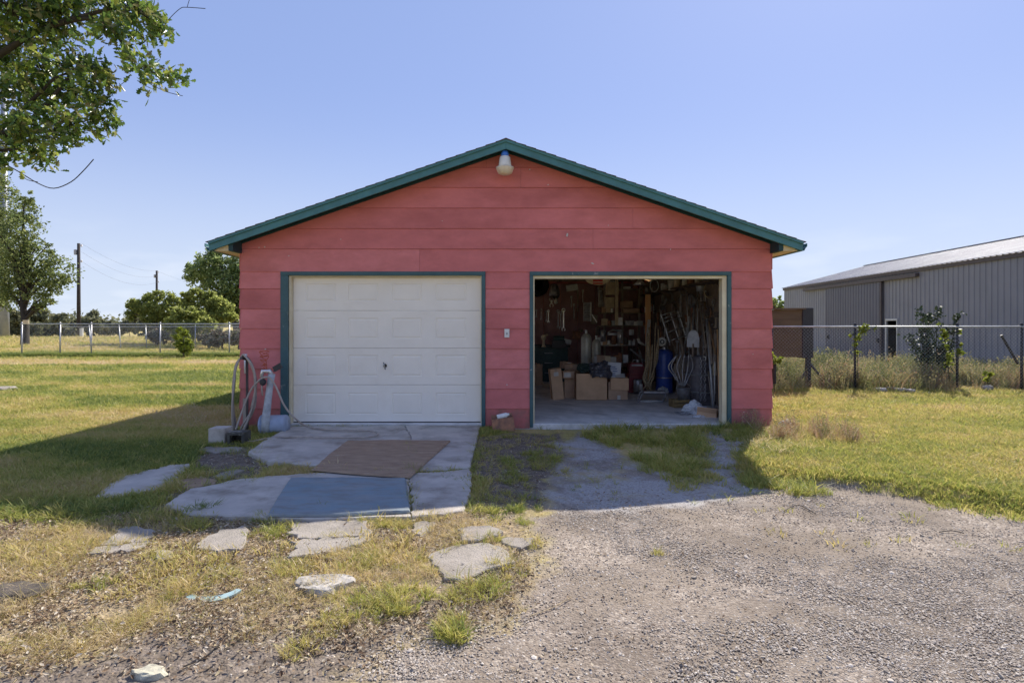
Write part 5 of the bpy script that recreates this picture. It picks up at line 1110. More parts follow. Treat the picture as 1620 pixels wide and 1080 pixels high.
for i, (a, b, mt, rr) in enumerate(tools):
    A, B = at(*a), at(*b); A.x = min(A.x, 3.5); B.x = min(B.x, 3.56); dv = (B-A); A2 = A-dv.normalized()*(max(0, A.z-.03)/max(.2, dv.normalized().z))
    if A2.x < 1.9 or A2.x > 3.5 or A2.y < .9: A2 = A
    T = thing('long_tool', '%s against the right inner wall, %s' % ({'wood': 'yellow wooden handle', 'woodgrey': 'weathered grey wooden handle', 'steel': 'dull grey metal pole', 'galv': 'pale galvanised pole', 'orange': 'orange wooden handle'}[mt], ['in front of the drum', 'rising from the drum', 'nearest the jamb', 'behind the left rim of the drum', 'right of the spade', 'just left of the spade', 'right of the tubular rack', 'reaching highest above the drum', 'wide one behind the spade', 'short thick one over the drum', 'above the blue cylinder', 'just behind the spade blade', 'slanting right above the drum', 'lying across the others', 'wide one behind the tubular rack', 'short one by the jamb', 'upright beside the spade blade', 'upright over the chain hook'][i]), 'tool', A2, group='long handled tools leaning against the right wall')
    part('handle', MB().tube([(0, 0, 0), B-A2], rr, 8), M[mt], T, smooth=True)
    e = B-A2; hm = MB()
    if i % 3 == 0: hm.box(e, (.16, .03, .02)); [hm.box(e+Vector((x, -.02, -.04)), (.008, .008, .08)) for x in (-.07, -.035, 0, .035, .07)]
    elif i % 3 == 1: hm.prism([(-.05, 0), (.05, 0), (.035, .12), (-.035, .12)], -.006, .006, 'y'); hm.v = [tuple(Vector(v)+e) for v in hm.v]
    else: hm.lathe([(0, -.02), (rr*1.6, -.02), (rr*1.6, .06), (0, .07)], 8, c=e)
    part('tool_head', hm, M['iron'], T)
# wall shelf and cans on the right wall
T = thing('wall_shelf', 'long dark shelf along the right inner wall near the ceiling', 'shelf', (3.44, 3.6, 2.12))
m = MB(); m.box((0, 0, 0), (.3, 5.6, .03)); part('shelf_board', m, M['wooddark'], T)
for y in (-2.4, -.8, .8, 2.4): m = MB(); m.prism([(.14, 0), (-.12, 0), (.14, -.24)], y-.015, y+.015, 'y'); part('bracket', m, M['wooddark'], T, (0, 0, -.016))
cl = [('steel', .05, .14), ('tape', .06, .17), ('rust', .055, .13), ('white', .05, .12), ('beige', .06, .18), ('steel', .07, .2), ('tape', .05, .1), ('white', .045, .16), ('iron', .07, .16), ('beige', .05, .12), ('steel', .05, .16), ('rust', .06, .12)]
wh = ['nearest the door', 'second from the door', 'third from the door', 'fourth from the door', 'fifth from the door', 'sixth from the door', 'seventh from the door', 'eighth from the door', 'ninth from the door', 'tenth from the door', 'last but one at the back', 'farthest at the back']
for i, (mt, rr, h) in enumerate(cl):
    one('paint_can', '%s can on the long wall shelf, %s' % ({'steel': 'grey', 'tape': 'pale', 'rust': 'rusty', 'white': 'white', 'beige': 'beige', 'iron': 'dark'}[mt], wh[i]), 'can', MB().lathe([(0, 0), (rr, 0), (rr, h), (rr*.9, h+.01), (0, h+.01)], 14), M[mt], (3.37+.03*math.sin(i*3), 1.7+i*.40, 2.136), group='cans on the long wall shelf', smooth=True)
# things hung on the right wall
r = random.Random(44)
lab = ['loop of dark cable hung on the right wall below the shelf', 'coil of wire hung on the right wall above the tubular rack', 'round dull sprocket hung on the right wall', 'loop of grey strap hung beside the tall tools']
for i, (px, py, rad) in enumerate([(1062, 470, .13), (1052, 474, .11), (1049, 485, .07), (1096, 476, .12)]):
    dd = min(3.52*896/(px-805), 14.6)
    m = MB()
    for k in range(3): m.tube([(-.02*k, rad*math.cos(t)*1.2, rad*(.9+.1*k)*math.sin(t)) for t in np.linspace(0, 2*math.pi, 20)], .010, 6, cap=False)
    one('cable_coil', lab[i], 'cable coil', m, M['hosedark'] if i % 2 == 0 else M['steel'], (3.52, dd-8, 1.4+(513-py)/896*dd), smooth=True)
for i in range(58):
    y = r.uniform(1.75, 6.8); z = r.uniform(1.0, 2.05); h = r.uniform(.15, .5); m = MB(); k = i % 4
    if k == 0: m.tube([(0, 0, 0), (0, 0, -h)], .014, 6); m.box((0, 0, .0), (.03, .14, .05))
    elif k == 1: m.tube([(0, 0, 0), (0, .02, -h*.6), (0, .0, -h)], .018, 6); m.box((0, 0, -h), (.02, .09, .1))
    elif k == 2: m.prism([(-.04, 0), (.05, 0), (.03, -h), (-.01, -h)], -.006, .006, 'x')
    else: m.tube([(0, .05*math.cos(t), -.05+.05*math.sin(t)) for t in np.linspace(0, 6.28, 12)], .011, 6, cap=False); m.tube([(0, 0, -.1), (0, 0, -h)], .012, 6)
    one('hung_tool', '%s %s hung on the right inner wall among many others' % (['grey', 'dark', 'pale', 'rusty', 'wooden'][i % 5], ['mallet', 'hatchet', 'blade', 'ring handled tool'][k]), 'hand tool', m, M[['steel', 'iron', 'galv', 'rust', 'woodgrey'][i % 5]], (3.55, y, z), group='hand tools hung on the right inner wall')
# planks and oddments stored up under the joists
r = random.Random(83)
for i, (x, y, L_, w, mt, lb) in enumerate([(2.1, 4.6, 3.4, .14, 'woodgrey', 'long grey plank stored flat under the joists, leftmost of the stored planks'), (2.35, 4.3, 3.0, .09, 'wood', 'narrow yellow plank stored under the joists beside the grey one'), (2.7, 4.8, 3.2, .16, 'woodgrey', 'wide grey plank stored under the joists in the middle'), (3.0, 4.2, 3.2, .10, 'orange', 'orange plank stored under the joists at the right'), (1.2, 5.2, 2.4, .12, 'wood', 'short yellow plank stored under the joists above the plaque')]):
    m = MB(); m.box((0, 0, 0), (w, L_, .03), (0, 0, r.uniform(-.04, .04))); one('stored_plank', lb, 'plank', m, M[mt], (x, y, 2.5-.002*i))
for i, (px, py, d_, k, lb) in enumerate([(1035, 448, 12.2, 0, 'grey coil of cable hanging from the joists left of the wall shelf'), (1063, 447, 11.6, 1, 'pale bucket hanging from the joists above the tubular rack'), (1082, 452, 11.0, 0, 'dark coil of rope hanging from the joists right of the pale bucket'), (1012, 448, 12.8, 2, 'dull lamp shade hanging from the joists over the rack'), (1108, 447, 10.4, 1, 'small grey pail hanging from the joists near the door jamb'), (1122, 455, 10.0, 0, 'tan rope coil hanging from the joists at the right jamb')]):
    q = at(px, py, d_); m = MB(); m.tube([(0, 0, .08), (0, 0, 2.5-q.z)], .005, 5)
    if k == 0: [m.tube([(.09*math.cos(t)+.006*j, .02*j, -.05+.13*math.sin(t)) for t in np.linspace(0, 2*math.pi, 18)], .010, 6, cap=False) for j in range(3)]
    elif k == 1: m.lathe([(0, -.16), (.07, -.16), (.09, .05), (.08, .05), (.06, -.15), (0, -.15)], 16)
    else: m.lathe([(0, .08), (.04, .08), (.15, -.04), (.14, -.04), (.03, .07), (0, .07)], 18)
    one(['hanging_coil', 'hanging_pail', 'hanging_lamp'][k], lb, ['coil', 'pail', 'lamp shade'][k], m, M[['galv', 'tape', 'hosedark', 'steellight', 'galv', 'rope'][i]], q, smooth=True)
# small clutter on the rack shelves, the bench and the back wall
r = random.Random(71); nm_ = ['jar', 'tin', 'carton', 'bottle']
spots = [(px, 457, 14.0, 'top shelf') for px in (962, 969, 976, 1004, 1009)]+[(px, 495, 13.95, 'middle shelf') for px in (955, 962, 968, 1016, 1021)]+[(px, 515.5, 13.9, 'lowest shelf') for px in (964, 970, 1006, 1012, 1018)]+[(px, 546, 13.35, 'workbench') for px in (949, 956, 984, 996, 1003)]+[(px, 574, 12.6, 'floor clutter') for px in (975, 981, 989)]
for i, (px, pb, dd, wh_) in enumerate(spots):
    k = r.randrange(4); h = r.uniform(.08, .22); w = r.uniform(.035, .065); mt = r.choice(['tape', 'beige', 'card', 'steellight', 'galv', 'redbox', 'tarp', 'rust', 'white']); m = MB()
    if k == 2: m.box((0, 0, h/2), (w*2.2, .12, h))
    elif k == 3: m.lathe([(0, 0), (w, 0), (w, h*.6), (w*.35, h*.8), (w*.35, h), (0, h)], 12)
    else: m.lathe([(0, 0), (w, 0), (w, h*.85), (w*.9, h*.87), (w*.9, h), (0, h)], 12)
    one('small_'+nm_[k], 'small %s %s in the %s clutter, %s from left' % ({'tape': 'pale', 'beige': 'beige', 'card': 'brown', 'steellight': 'grey', 'galv': 'dull metal', 'redbox': 'dark red', 'tarp': 'bluish white', 'rust': 'rusty', 'white': 'white'}[mt], nm_[k], wh_, ['first', 'second', 'third', 'fourth', 'fifth'][i % 5 if i < 20 else i-20]), nm_[k], m, M[mt], at(px, pb, dd)+Vector((0, 0, .01)))
for i, (px, py, w, h, mt, lb) in enumerate([(905, 455, .3, .16, 'galv', 'dull metal pan hung high on the tool wall, left of the plaque'), (950, 470, .12, .5, 'steel', 'narrow grey bar case hung right of the louvred panel'), (912, 530, .2, .2, 'rust', 'rusty plate hung low on the tool wall above the cabinet'), (940, 505, .16, .24, 'woodgrey', 'grey wooden panel above the right gas cylinder'), (897, 540, .22, .12, 'galv', 'dull tray at the right end of the cabinet top'), (1015, 470, .1, .6, 'woodgrey', 'grey board standing by the right upright of the rack')]):
    m = MB(); m.box((0, 0, 0), (w, .04, h), (0, R(i*5-9), 0)); one(['metal_pan', 'bar_case', 'rusty_plate', 'wooden_board', 'metal_tray', 'grey_board'][i], lb, ['pan', 'case', 'plate', 'board', 'tray', 'board'][i], m, M[mt], at(px, py, 14.6), bevel=.006)
# clutter standing along the right wall
for i, (px, pb, dd, w, h, mt, lb) in enumerate([(1106, 604, 10.1, .1, .5, 'galv', 'pale green grey jug frame standing behind the drum'), (1069, 608, 11.9, .16, .55, 'wooddark', 'dark leaning board right of the blue cylinder'), (1078, 600, 11.2, .14, .75, 'woodgrey', 'grey wide plank leaning right of the blue cylinder'), (1134, 585, 9.5, .05, .22, 'beige', 'short tan stub of wood standing in the drum'), (1090, 590, 10.9, .1, .6, 'rust', 'rusty slim plate leaning behind the spade')]):
    q = at(px, pb, dd); z = 0 if i != 3 else .55; m = MB(); m.box((0, 0, h/2), (w, .03, h), (R(-6), R((-8, 6, 10, 0, -5)[i]), 0), taper=.9)
    one('leaning_board', lb, 'board', m, M[mt], (min(q.x, 3.45), q.y, z))
crumple('cloth_sack', 'grey brown cloth sack standing between the blue cylinder and the spade', 'sack', at(1078, 585, 11.0), (.13, .12, .3), M['woodgrey'], 14, .4, 2)
one('thin_rod', 'thin pale rod lying slanted on the concrete floor at the threshold', 'rod', MB().tube([(0, 0, 0), (.1, .35, .01)], .006, 6), M['tape'], (1.92, .12, .012))
for i, (px, py) in enumerate([(1005, 629), (1040, 676), (975, 640)]):
    m = MB(); m.box((0, 0, .004), (.07, .05, .008), (0, 0, i)); one('paper_scrap', ['pale paper scrap on the floor before the toolbox chest', 'white paper scrap in the weeds at the threshold', 'small scrap on the floor before the printed carton'][i], 'paper scrap', m, M['tape'], Vector((*gp(px, py, .002), .002)))

# ================================================================ BARN
A0 = Vector((15.07, 23.0, -.12)); dirv = Vector((14.0-15.07, 15.4-31, 0)); ang = math.atan2(dirv.y, dirv.x)
B = thing('metal_barn', 'long blue grey ribbed metal barn behind the right fence', 'barn', A0, (0, 0, ang))
EH = 3.49; HW = 4.35; RH = 4.66; LEN = 25.2
def ribprof(w, n, dep=.022, tw=.035):
    p = []
    for k in range(n):
        x = w*(k+.5)/n; p += [(x-tw*.9, 0), (x-tw*.45, -dep), (x+tw*.45, -dep), (x+tw*.9, 0)]
    return [(0, 0)]+p+[(w, 0)]
def sheet(w, h, n, dep=.022, top=None):
    p = ribprof(w, n, dep); m = MB(); v = [(x, y, 0) for x, y in p]+[(x, y, h) for x, y in p]; k = len(p)
    m.add(v, [(i, i+1, k+i+1, k+i) for i in range(k-1)]); return m
# openings: doorway x range, sliding door
def lx(px): d = 12.944/((px-805)/896-.0686); return (31-d)*1.00235
wd0, wd1 = lx(1404), lx(1420); sd0, sd1 = lx(1309), lx(1397)
wp = sheet(.898, EH, 4).mesh('wall_panel', M['barn']); k = 0; x = 0.0
DH = 1.66
while x < LEN-.1:
    x1 = x+.9
    if x1 <= wd0-.02 or x >= wd1+.02: link('wall_panel', wp, B, (x, 0, 0))
    else:
        for a, b in ((x, min(x1, wd0)), (max(x, wd1), x1)):
            if b-a > .05: part('wall_panel', sheet(b-a-.002, EH, max(1, round((b-a)/.225))), M['barn'], B, (a, 0, 0))
    x = x1
part('wall_panel', sheet(wd1-wd0, EH-DH, 3), M['barn'], B, (wd0, 0, DH))
for nm, a, b, z0, z1 in (('door_frame', wd0-.07, wd0, 0, DH+.07), ('door_frame', wd1, wd1+.05, 0, DH+.07), ('door_frame', wd0, wd1, DH, DH+.07)):
    m = MB(); m.box(((a+b)/2, -.01, (z0+z1)/2), (b-a, .07, z1-z0)); part(nm, m, M['galv'], B)
m = MB(); m.box((LEN/2, HW, EH/2), (LEN-.1, 2*HW-.3, .02)); m2 = MB(); m2.box((LEN/2, HW, -.0), (LEN, 2*HW, .04)); part('barn_floor', m2, M['concrete'], B)
# far gable wall, back wall, near gable
for xx in (.002, LEN):
    m = MB(); m.prism([(0, 0), (2*HW, 0), (2*HW, EH), (HW, RH), (0, EH)], xx, xx+.03, 'x'); part('gable_wall', m, M['barn'], B)
m = MB(); m.box((LEN/2, 2*HW, EH/2), (LEN, .03, EH)); part('back_wall', m, M['barn'], B)
# roof
sl = math.hypot(HW, RH-EH); ra = math.atan2(RH-EH, HW)
p = ribprof(.898, 4, .03, .045); m = MB(); k = len(p); m.add([(x, -.12, -y) for x, y in p]+[(x, sl, -y) for x, y in p]+[(x, -.12, -y-.004) for x, y in p], [(i, i+1, k+i+1, k+i) for i in range(k-1)]+[(2*k+i, 2*k+i+1, i+1, i) for i in range(k-1)])
rpm = m.mesh('roof_sheet', M['barnroof']); x = -.1
while x < LEN:
    link('roof_sheet', rpm, B, (x, 0, EH+.02), (ra, 0, 0)); o = link('roof_sheet', rpm, B, (x+.9, 2*HW, EH+.02), (ra, 0, math.pi)); x += .9
m = MB(); m.box((LEN/2, -.05, EH-.06), (LEN, .05, .13)); part('eave_trim', m, M['barntrim'], B)
m = MB(); m.box((LEN/2, HW, RH+.05), (LEN+.2, .3, .03)); part('ridge_cap', m, M['barnroof'], B)
tk0, tk1 = lx(1275), lx(1455.6)
m = MB(); m.box(((tk0+tk1)/2, -.10, 3.24), (tk1-tk0, .12, .13)); part('door_track', m, M['barntrim'], B)
Dp = part('sliding_door', sheet(sd1-sd0, 3.12, int((sd1-sd0)/.2), .018), M['barndoor'], B, (sd0, -.09, .05))
m = MB(); m.box((sd1-sd0+.03, -.0, 1.56), (.08, .06, 3.12)); part('door_edge', m, M['barntrim'], Dp)
m = MB(); m.box((0, 0, 0), (.1, .06, .16)); part('door_latch', m, M['black'], Dp, (sd1-sd0-.12, -.05, .85)); m = MB(); m.box((0, 0, 0), (.1, .06, .16)); part('door_latch', m, M['black'], Dp, (.3, -.05, .9))

# ================================================================ FENCES
def wiremesh(L_, H, pitch=.075, rad=.0022):
    m = MB(); v = []; f = []
    s = -H
    while s < L_:
        for dirn in (1, -1):
            if dirn > 0: a = (max(s, 0), max(0, -s)); b_x = min(s+H, L_); b = (b_x, b_x-s)
            else: a = (max(s, 0), H-max(0, -s)); b_x = min(s+H, L_); b = (b_x, H-(b_x-s))
            if b[0]-a[0] > .02:
                off = .002*dirn; k = len(v); nx, nz = (-(b[1]-a[1]), b[0]-a[0]); l_ = math.hypot(nx, nz); nx, nz = nx/l_*rad, nz/l_*rad
                v += [(a[0]-nx, off, a[1]-nz), (a[0]+nx, off, a[1]+nz), (b[0]+nx, off, b[1]+nz), (b[0]-nx, off, b[1]-nz), (a[0], off-rad*1.4, a[1]), (b[0], off-rad*1.4, b[1])]
                f += [(k, k+1, k+2, k+3), (k, k+3, k+5, k+4), (k+4, k+5, k+2, k+1)]
        s += pitch
    m.v, m.f, m.m = v, f, [0]*len(f); return m
def fence(name, label, p0, p1, H, posts, mt, rail=True, prad=.03, lean=None, z0=None, group=None, pitch=.075, rr=.021, railmat=None):
    p0 = Vector((*p0, 0)); p1 = Vector((*p1, 0)); L_ = (p1-p0).length; a = math.atan2(p1.y-p0.y, p1.x-p0.x); zb = gh(p0.x, p0.y) if z0 is None else z0
    T = thing(name, label, 'fence', (p0.x, p0.y, zb), (0, 0, a), group)
    for i, s in enumerate(posts):
        ln = (lean or {}).get(i, 0); part('post', MB().tube([(s, .03, -.15), (s+ln*H, .03, H)], prad, 10).lathe([(prad*1.2, 0), (prad*1.2, .03), (prad*.6, .06), (0, .065)], 10, c=(s+ln*H, .03, H-.01)), M[mt], T, smooth=True)
    if rail: part('top_rail', MB().tube([(0, .0, H-.03), (L_, .0, H-.03)], rr, 8), M[railmat or 'galv'], T, smooth=True)
    o = part('wire_mesh', wiremesh(L_, H-.06, pitch, .0011), M['galv'], T, (0, -.03, .02)); o['kind'] = 'stuff'
    return T
g25 = -.06
fence('chain_link_fence', 'chain link fence with a pale top rail across the left lawn', ((33-805)/896*25, 17.0), (-3.0, 17.15), 1.5, [.02, 1.70, 3.07, 6.1, 9.15, 12.2, 15.2], 'steel', z0=-.05)
fence('wire_fence', 'second wire fence with leaning posts further behind the left lawn', ((100-805)/896*33, 25), (-6, 25.4), 1.38, [1.6, 3.3, 4.8, 7.6, 10.5, 13.5], 'galv', rail=True, lean={0: -.10, 1: -.08, 2: -.06}, z0=-.08)
m = MB(); m.box((0, 0, 0), (.26, .03, .16)); one('fence_sign', 'small tan plate wired to the corner post of the left fence', 'sign', m, M['beige'], at(41, 509, 24.95))
d = 12.2
FR = fence('chain_link_fence', 'dark posted chain link fence in front of the barn', (5.2, 4.2), (13.6, 4.05), 1.38, [.48, 2.25, 4.42, 5.78], 'black', z0=.0, prad=.025, rr=.02)
fence('gate_panel', 'right end section of the wire fence beyond the double posts', (11.25, 4.1), (16, 4.0), 1.38, [.0, .16, 3], 'black', z0=.0, prad=.03)
m = MB(); m.tube([(0, 0, 0), (.36, 0, -.62)], .025, 8); one('brace_bar', 'dark slanting brace bar leaning toward the double fence posts at right', 'brace', m, M['black'], at(1584, 530, 12.3))
# braced board panel beyond the fence
d = 12.75; T = thing('board_panel_stand', 'raised brown board panel on a dark braced post beyond the fence', 'panel', ((1277-805)/896*d, d-8, -.03))
X1 = (1268-1277)/896*d; X0 = X1-1.5; zb, zt_ = .66, 1.73
for k in range(5):
    z = zb+(zt_-zb)*(k+.5)/5+.03; m = MB(); m.box((0, 0, 0), (X1-X0, .035, (zt_-zb)/5-.004)); part('board', m, M['brownboard'], T, ((X0+X1)/2, 0, z))
m = MB(); m.box(((X0+X1)/2, .035, (zb+zt_)/2+.03), (X1-X0, .02, zt_-zb)); part('backing', m, M['brownboard'], T)
m = MB(); m.box(((X0+.02+X1)/2, .01, zt_+.05), (X1-X0+.1, .2, .03)); part('cap_board', m, M['brownboard'], T)
m = MB(); m.box((0, .1, (zb+zt_)/2+.04), (.25, .28, zt_-zb+.06)); part('end_frame', m, M['black'], T, bevel=.01)
m = MB(); m.box((0.02, .0, .35), (.09, .09, .8)); part('post', m, M['black'], T)
for a, b in (((-.05, -.03, .36), (-.42, -.2, -.02)), ((.05, -.03, .55), (.42, -.2, -.02))): part('brace', MB().tube([a, b], .026, 8), M['black'], T)
m = MB(); m.box((X0+.3, .02, .33), (.07, .07, .72)); part('post', m, M['black'], T)
m = MB(); m.tube([(0, 0, 0), (0, 0, .42)], .045, 8); one('stub_post', 'short dark stub post close to the right wall of the garage', 'post', m, M['black'], at(1224.5, 603, 11.6)+Vector((0, 0, -.05)))
# rubble near the fence
for i, (px, py, w, h) in enumerate([(1392, 614, .22, .06), (1410, 612, .14, .05), (1424, 614, .2, .05), (1440, 615, .15, .04), (1562, 612, .16, .08), (1575, 607, .15, .05), (1588, 608, .22, .05), (1530, 582, .1, .08), (1545, 583, .09, .06)]):
    q = at(px, py, 11.9); rough_rock('rubble_stone', ['long pale rubble stone, leftmost along the fence foot', 'second pale rubble stone from the left along the fence foot', 'third pale stone in the weeds at the fence foot', 'fourth small pale stone in the weeds at the fence foot', 'round white rubble stone in reddish weeds at right', 'white stone just behind the round white rubble stone', 'long white slab fragment at the right end of the rubble', 'white scrap high in the weeds right of the dark post', 'small white scrap beside the other one near the post'][i], px, py+3, .03, w*.6, .10, h*.9, M['rock'], 'rubble', 30+i)
# ================================================================ POLES AND WIRES
def upole(name, label, px, py_t, d, w, mt, arm=True):
    zt_ = 1.4+(513-py_t)/896*d; T = thing(name, label, 'pole', ((px-805)/896*d, d-8, -.1))
    part('shaft', MB().tube([(0, 0, -.3), (0, 0, zt_+.1)], [w, w*.7], 12), M[mt], T, smooth=True)
    if arm:
        for z in (.25, 1.1, 1.9): part('insulator', MB().lathe([(0, 0), (.07, 0), (.09, .06), (.06, .12), (.09, .18), (.05, .24), (0, .24)], 10, c=(w+.1 if z != 1.1 else -w-.1, 0, zt_-z)), M['steel'], T)
        part('transformer' if d < 70 else 'bracket', MB().lathe([(0, 0), (.16, 0), (.17, .5), (.1, .55), (0, .55)], 12, c=(-.32, 0, zt_-1.1)).box((-.15, 0, zt_-.8), (.3, .05, .06)), M['steel'], T)
    return T
upole('utility_pole', 'tall dark wooden utility pole left of centre, nearer than the other', 124.5, 385, 60, .2, 'pole')
upole('utility_pole', 'short looking dark utility pole far off above the feathery tree', 248, 428, 95, .22, 'pole')
d = 62; T = thing('steel_pole', 'thick grey tapered steel line pole at the left edge', 'pole', ((6-805)/896*d, d-8, -.1))
part('shaft', MB().tube([(0, 0, -.3), (0, 0, 6), (0, 0, 32)], [.52, .42, .22], 14), M['steelpole'], T, smooth=True)
def cable(a, b, sag, label, n=16):
    a, b = Vector(a), Vector(b); pts = [(b-a)*(i/n)-Vector((0, 0, 4*sag*(i/n)*(1-i/n))) for i in range(n+1)]
    one('power_line', label, 'wire', MB().tube(pts, .009, 4), M['wire'], a, smooth=True)
pa = at(124.5, 385, 60); pb = at(248, 428, 95)
for i, (z, s, lb) in enumerate([(0, .9, 'topmost thin power line between the two utility poles'), (-.9, 1.1, 'second thin power line between the two utility poles'), (-1.9, 1.3, 'lowest thin power line between the two utility poles')]): cable(pa+Vector((.3, 0, z)), pb+Vector((.3, 0, z)), s, lb)
cable(pb+Vector((.3, 0, -.2)), at(420, 470, 170), 1.2, 'thin power line running on behind the garage')
q = at(129, 528, 58); one('marker_post', 'small white marker post at the foot of the nearer utility pole', 'marker post', MB().tube([(0, 0, -1.2), (0, 0, .6)], .16, 8), M['white'], q)

# ================================================================ TREES
def leafcloud(C_, s, asp=.6, up=.0, droop=0.0):
    C_ = np.asarray(C_, float); n = len(C_); u = rng.normal(size=(n, 3)); u[:, 2] *= (1-up); u[:, 2] -= droop; u /= np.linalg.norm(u, axis=1)[:, None]
    w = rng.normal(size=(n, 3)); w -= u*(w*u).sum(1)[:, None]; w /= np.linalg.norm(w, axis=1)[:, None]
    sz = (s*rng.uniform(.6, 1.3, n))[:, None]
    V_ = np.stack([C_-u*sz, C_-w*sz*asp, C_+u*sz, C_+w*sz*asp], 1).reshape(-1, 3); F_ = np.arange(4*n).reshape(n, 4); return V_, F_
def tree(name, label, px, d, py_base, blobs, leaf, ls, n, trunk_r=.2, bark='bark', sub=9, cr=.16, cat='tree', zc=None, forks=10, fill=.55, trunk_to=None, group=None, asp=.6, lean=0.0):
    x0 = (px-805)/896*d; base = Vector((x0, d-8, gh(x0, d-8)-.03 if zc is None else zc)); T = thing(name, label, cat, base, group=group)
    pxm = d/896
    bl = [(Vector(((bx-px)*pxm, random.uniform(-.5, .5)*br*pxm, 1.4+(513-by)*pxm-base.z)), br*pxm) for bx, by, br in blobs]
    C_ = []; ends = []
    tot = sum(r_**2 for _, r_ in bl)
    for c, r_ in bl:
        ns = max(3, int(sub*len(bl)*r_**2/tot*1.0)); ns = max(ns, 4)
        for k in range(ns):
            dv = rng.normal(size=3); dv /= np.linalg.norm(dv); q = r_*rng.uniform(fill, 1.0)**.7
            cc = np.array(c)+dv*q*np.array([1, .9, .95]); rr = r_*rng.uniform(.22, .42)+cr*.3
            m_ = max(4, int(n*r_**2/tot/ns)); p = cc+rng.normal(size=(m_, 3))*rr*np.array([.55, .55, .42]); C_.append(p); ends.append(Vector(cc))
    V_, F_ = leafcloud(np.concatenate(C_), ls, asp)
    part('crown', npmesh('crown', V_, F_, M[leaf]), None, T)
    m = MB(); top = max(c.z for c, _ in bl) if trunk_to is None else trunk_to
    k = 7; tr = [Vector((lean*top*(i/k)**1.3+.06*trunk_r*8*math.sin(i*1.9), .05*math.cos(i*2.1), top*i/k)) for i in range(k+1)]
    m.tube([Vector((0, 0, -.2))]+tr, [trunk_r*1.25, trunk_r*1.15]+[trunk_r*(1-.85*i/k) for i in range(1, k+1)], 9)
    part('trunk', m, M[bark], T, smooth=True)
    random.shuffle(ends); lm = MB()
    for e in ends[:forks]:
        t = max(.08, min(.92, (e.z/top)*.62)); i = min(k-1, int(t*k)); st = tr[i]+(tr[i+1]-tr[i])*(t*k-i); mid = st+(e-st)*.5+Vector((random.uniform(-.1, .1), random.uniform(-.1, .1), .12*(e-st).length))
        r0 = trunk_r*(.15+.35*(1-t)); lm.tube(smooth_path([st, mid, e], 3), [r0]*2+[r0*.75]*2+[r0*.45]*2+[r0*.2], 6)
    part('limbs', lm, M[bark], T, smooth=True)
    return T
tree('shade_tree', 'tall dusty green tree behind the corner post of the left fence', 38, 38, 547, [(34, 335, 22), (46, 362, 26), (30, 385, 30), (55, 410, 30), (84, 430, 26), (95, 448, 18), (62, 455, 28), (25, 440, 30), (10, 415, 26), (12, 460, 22), (72, 478, 14), (46, 312, 10), (20, 478, 14), (104, 438, 10), (70, 392, 12)], 'leafA', .095, 10500, .24, forks=40, sub=30, bark='barkdark')
tree('shade_tree', 'larger dusty tree cut by the left edge of the view', -14, 42, 545, [(-14, 290, 26), (2, 320, 24), (-20, 350, 34), (0, 380, 28), (-14, 420, 34), (-2, 460, 26), (-40, 400, 40), (-50, 340, 34), (-12, 480, 18), (6, 350, 16)], 'leafA', .11, 11000, .3, forks=34, sub=26, bark='barkdark')
tree('cottonwood', 'broad bright green tree rising behind the left eave of the garage', 372, 44, 540, [(330, 420, 20), (355, 405, 22), (385, 420, 30), (318, 440, 18), (345, 445, 26), (375, 455, 30), (400, 470, 34), (300, 432, 10), (360, 480, 24), (335, 398, 12), (410, 430, 34), (345, 385, 8), (430, 460, 40), (296, 420, 6)], 'leafB', .125, 22000, .3, forks=30, sub=26)
tree('mimosa_tree', 'low flat topped feathery olive tree, left of the two by the fence', 248, 38, 540, [(204, 486, 6), (216, 480, 8), (232, 471, 8), (250, 467, 8), (268, 471, 8), (284, 480, 9), (222, 490, 11), (245, 487, 12), (268, 490, 12), (208, 498, 8), (290, 492, 11), (240, 501, 12), (262, 504, 12)], 'leafC', .11, 8500, .2, forks=24, sub=34, asp=.45, trunk_to=1.9)
tree('mimosa_tree', 'low spreading feathery olive tree nearer to the garage', 335, 37, 540, [(296, 470, 8), (312, 466, 9), (328, 470, 10), (343, 480, 11), (356, 490, 11), (366, 500, 9), (325, 486, 13), (300, 488, 12), (345, 502, 12), (312, 502, 12)], 'leafC', .11, 8500, .2, forks=24, sub=34, asp=.45, trunk_to=1.9)
tree('leafy_bush', 'rounded light green bush between the two feathery trees', 305, 34, 545, [(285, 500, 12), (300, 497, 12), (315, 506, 13), (330, 515, 12), (275, 512, 12), (295, 515, 15), (318, 526, 14), (285, 528, 14)], 'leafC', .09, 8000, .1, forks=10, sub=12, cat='bush', trunk_to=1.0)
tree('sapling', 'small yellow green sapling standing at the left wire fence', 291, 24.2, 566, [(286, 522, 5), (291, 528, 6), (283, 534, 7), (293, 540, 8), (301, 546, 7), (290, 552, 7), (279, 545, 5), (296, 556, 5)], 'leafD', .07, 900, .03, forks=8, sub=5, cat='sapling', trunk_to=1.1)
def scrubs(specs, leaf, ls, n, name, cat, labels, group):
    for (px, d, w, h, pb), lb in zip(specs, labels):
        bl = [(px+random.uniform(-.42, .42)*w, pb-h*random.uniform(.25, .8), h*random.uniform(.22, .38)) for _ in range(9)]
        tree(name, lb, px, d, pb, bl, leaf, ls, n, .06, forks=8, sub=6, cat=cat, trunk_to=.8, group=group)
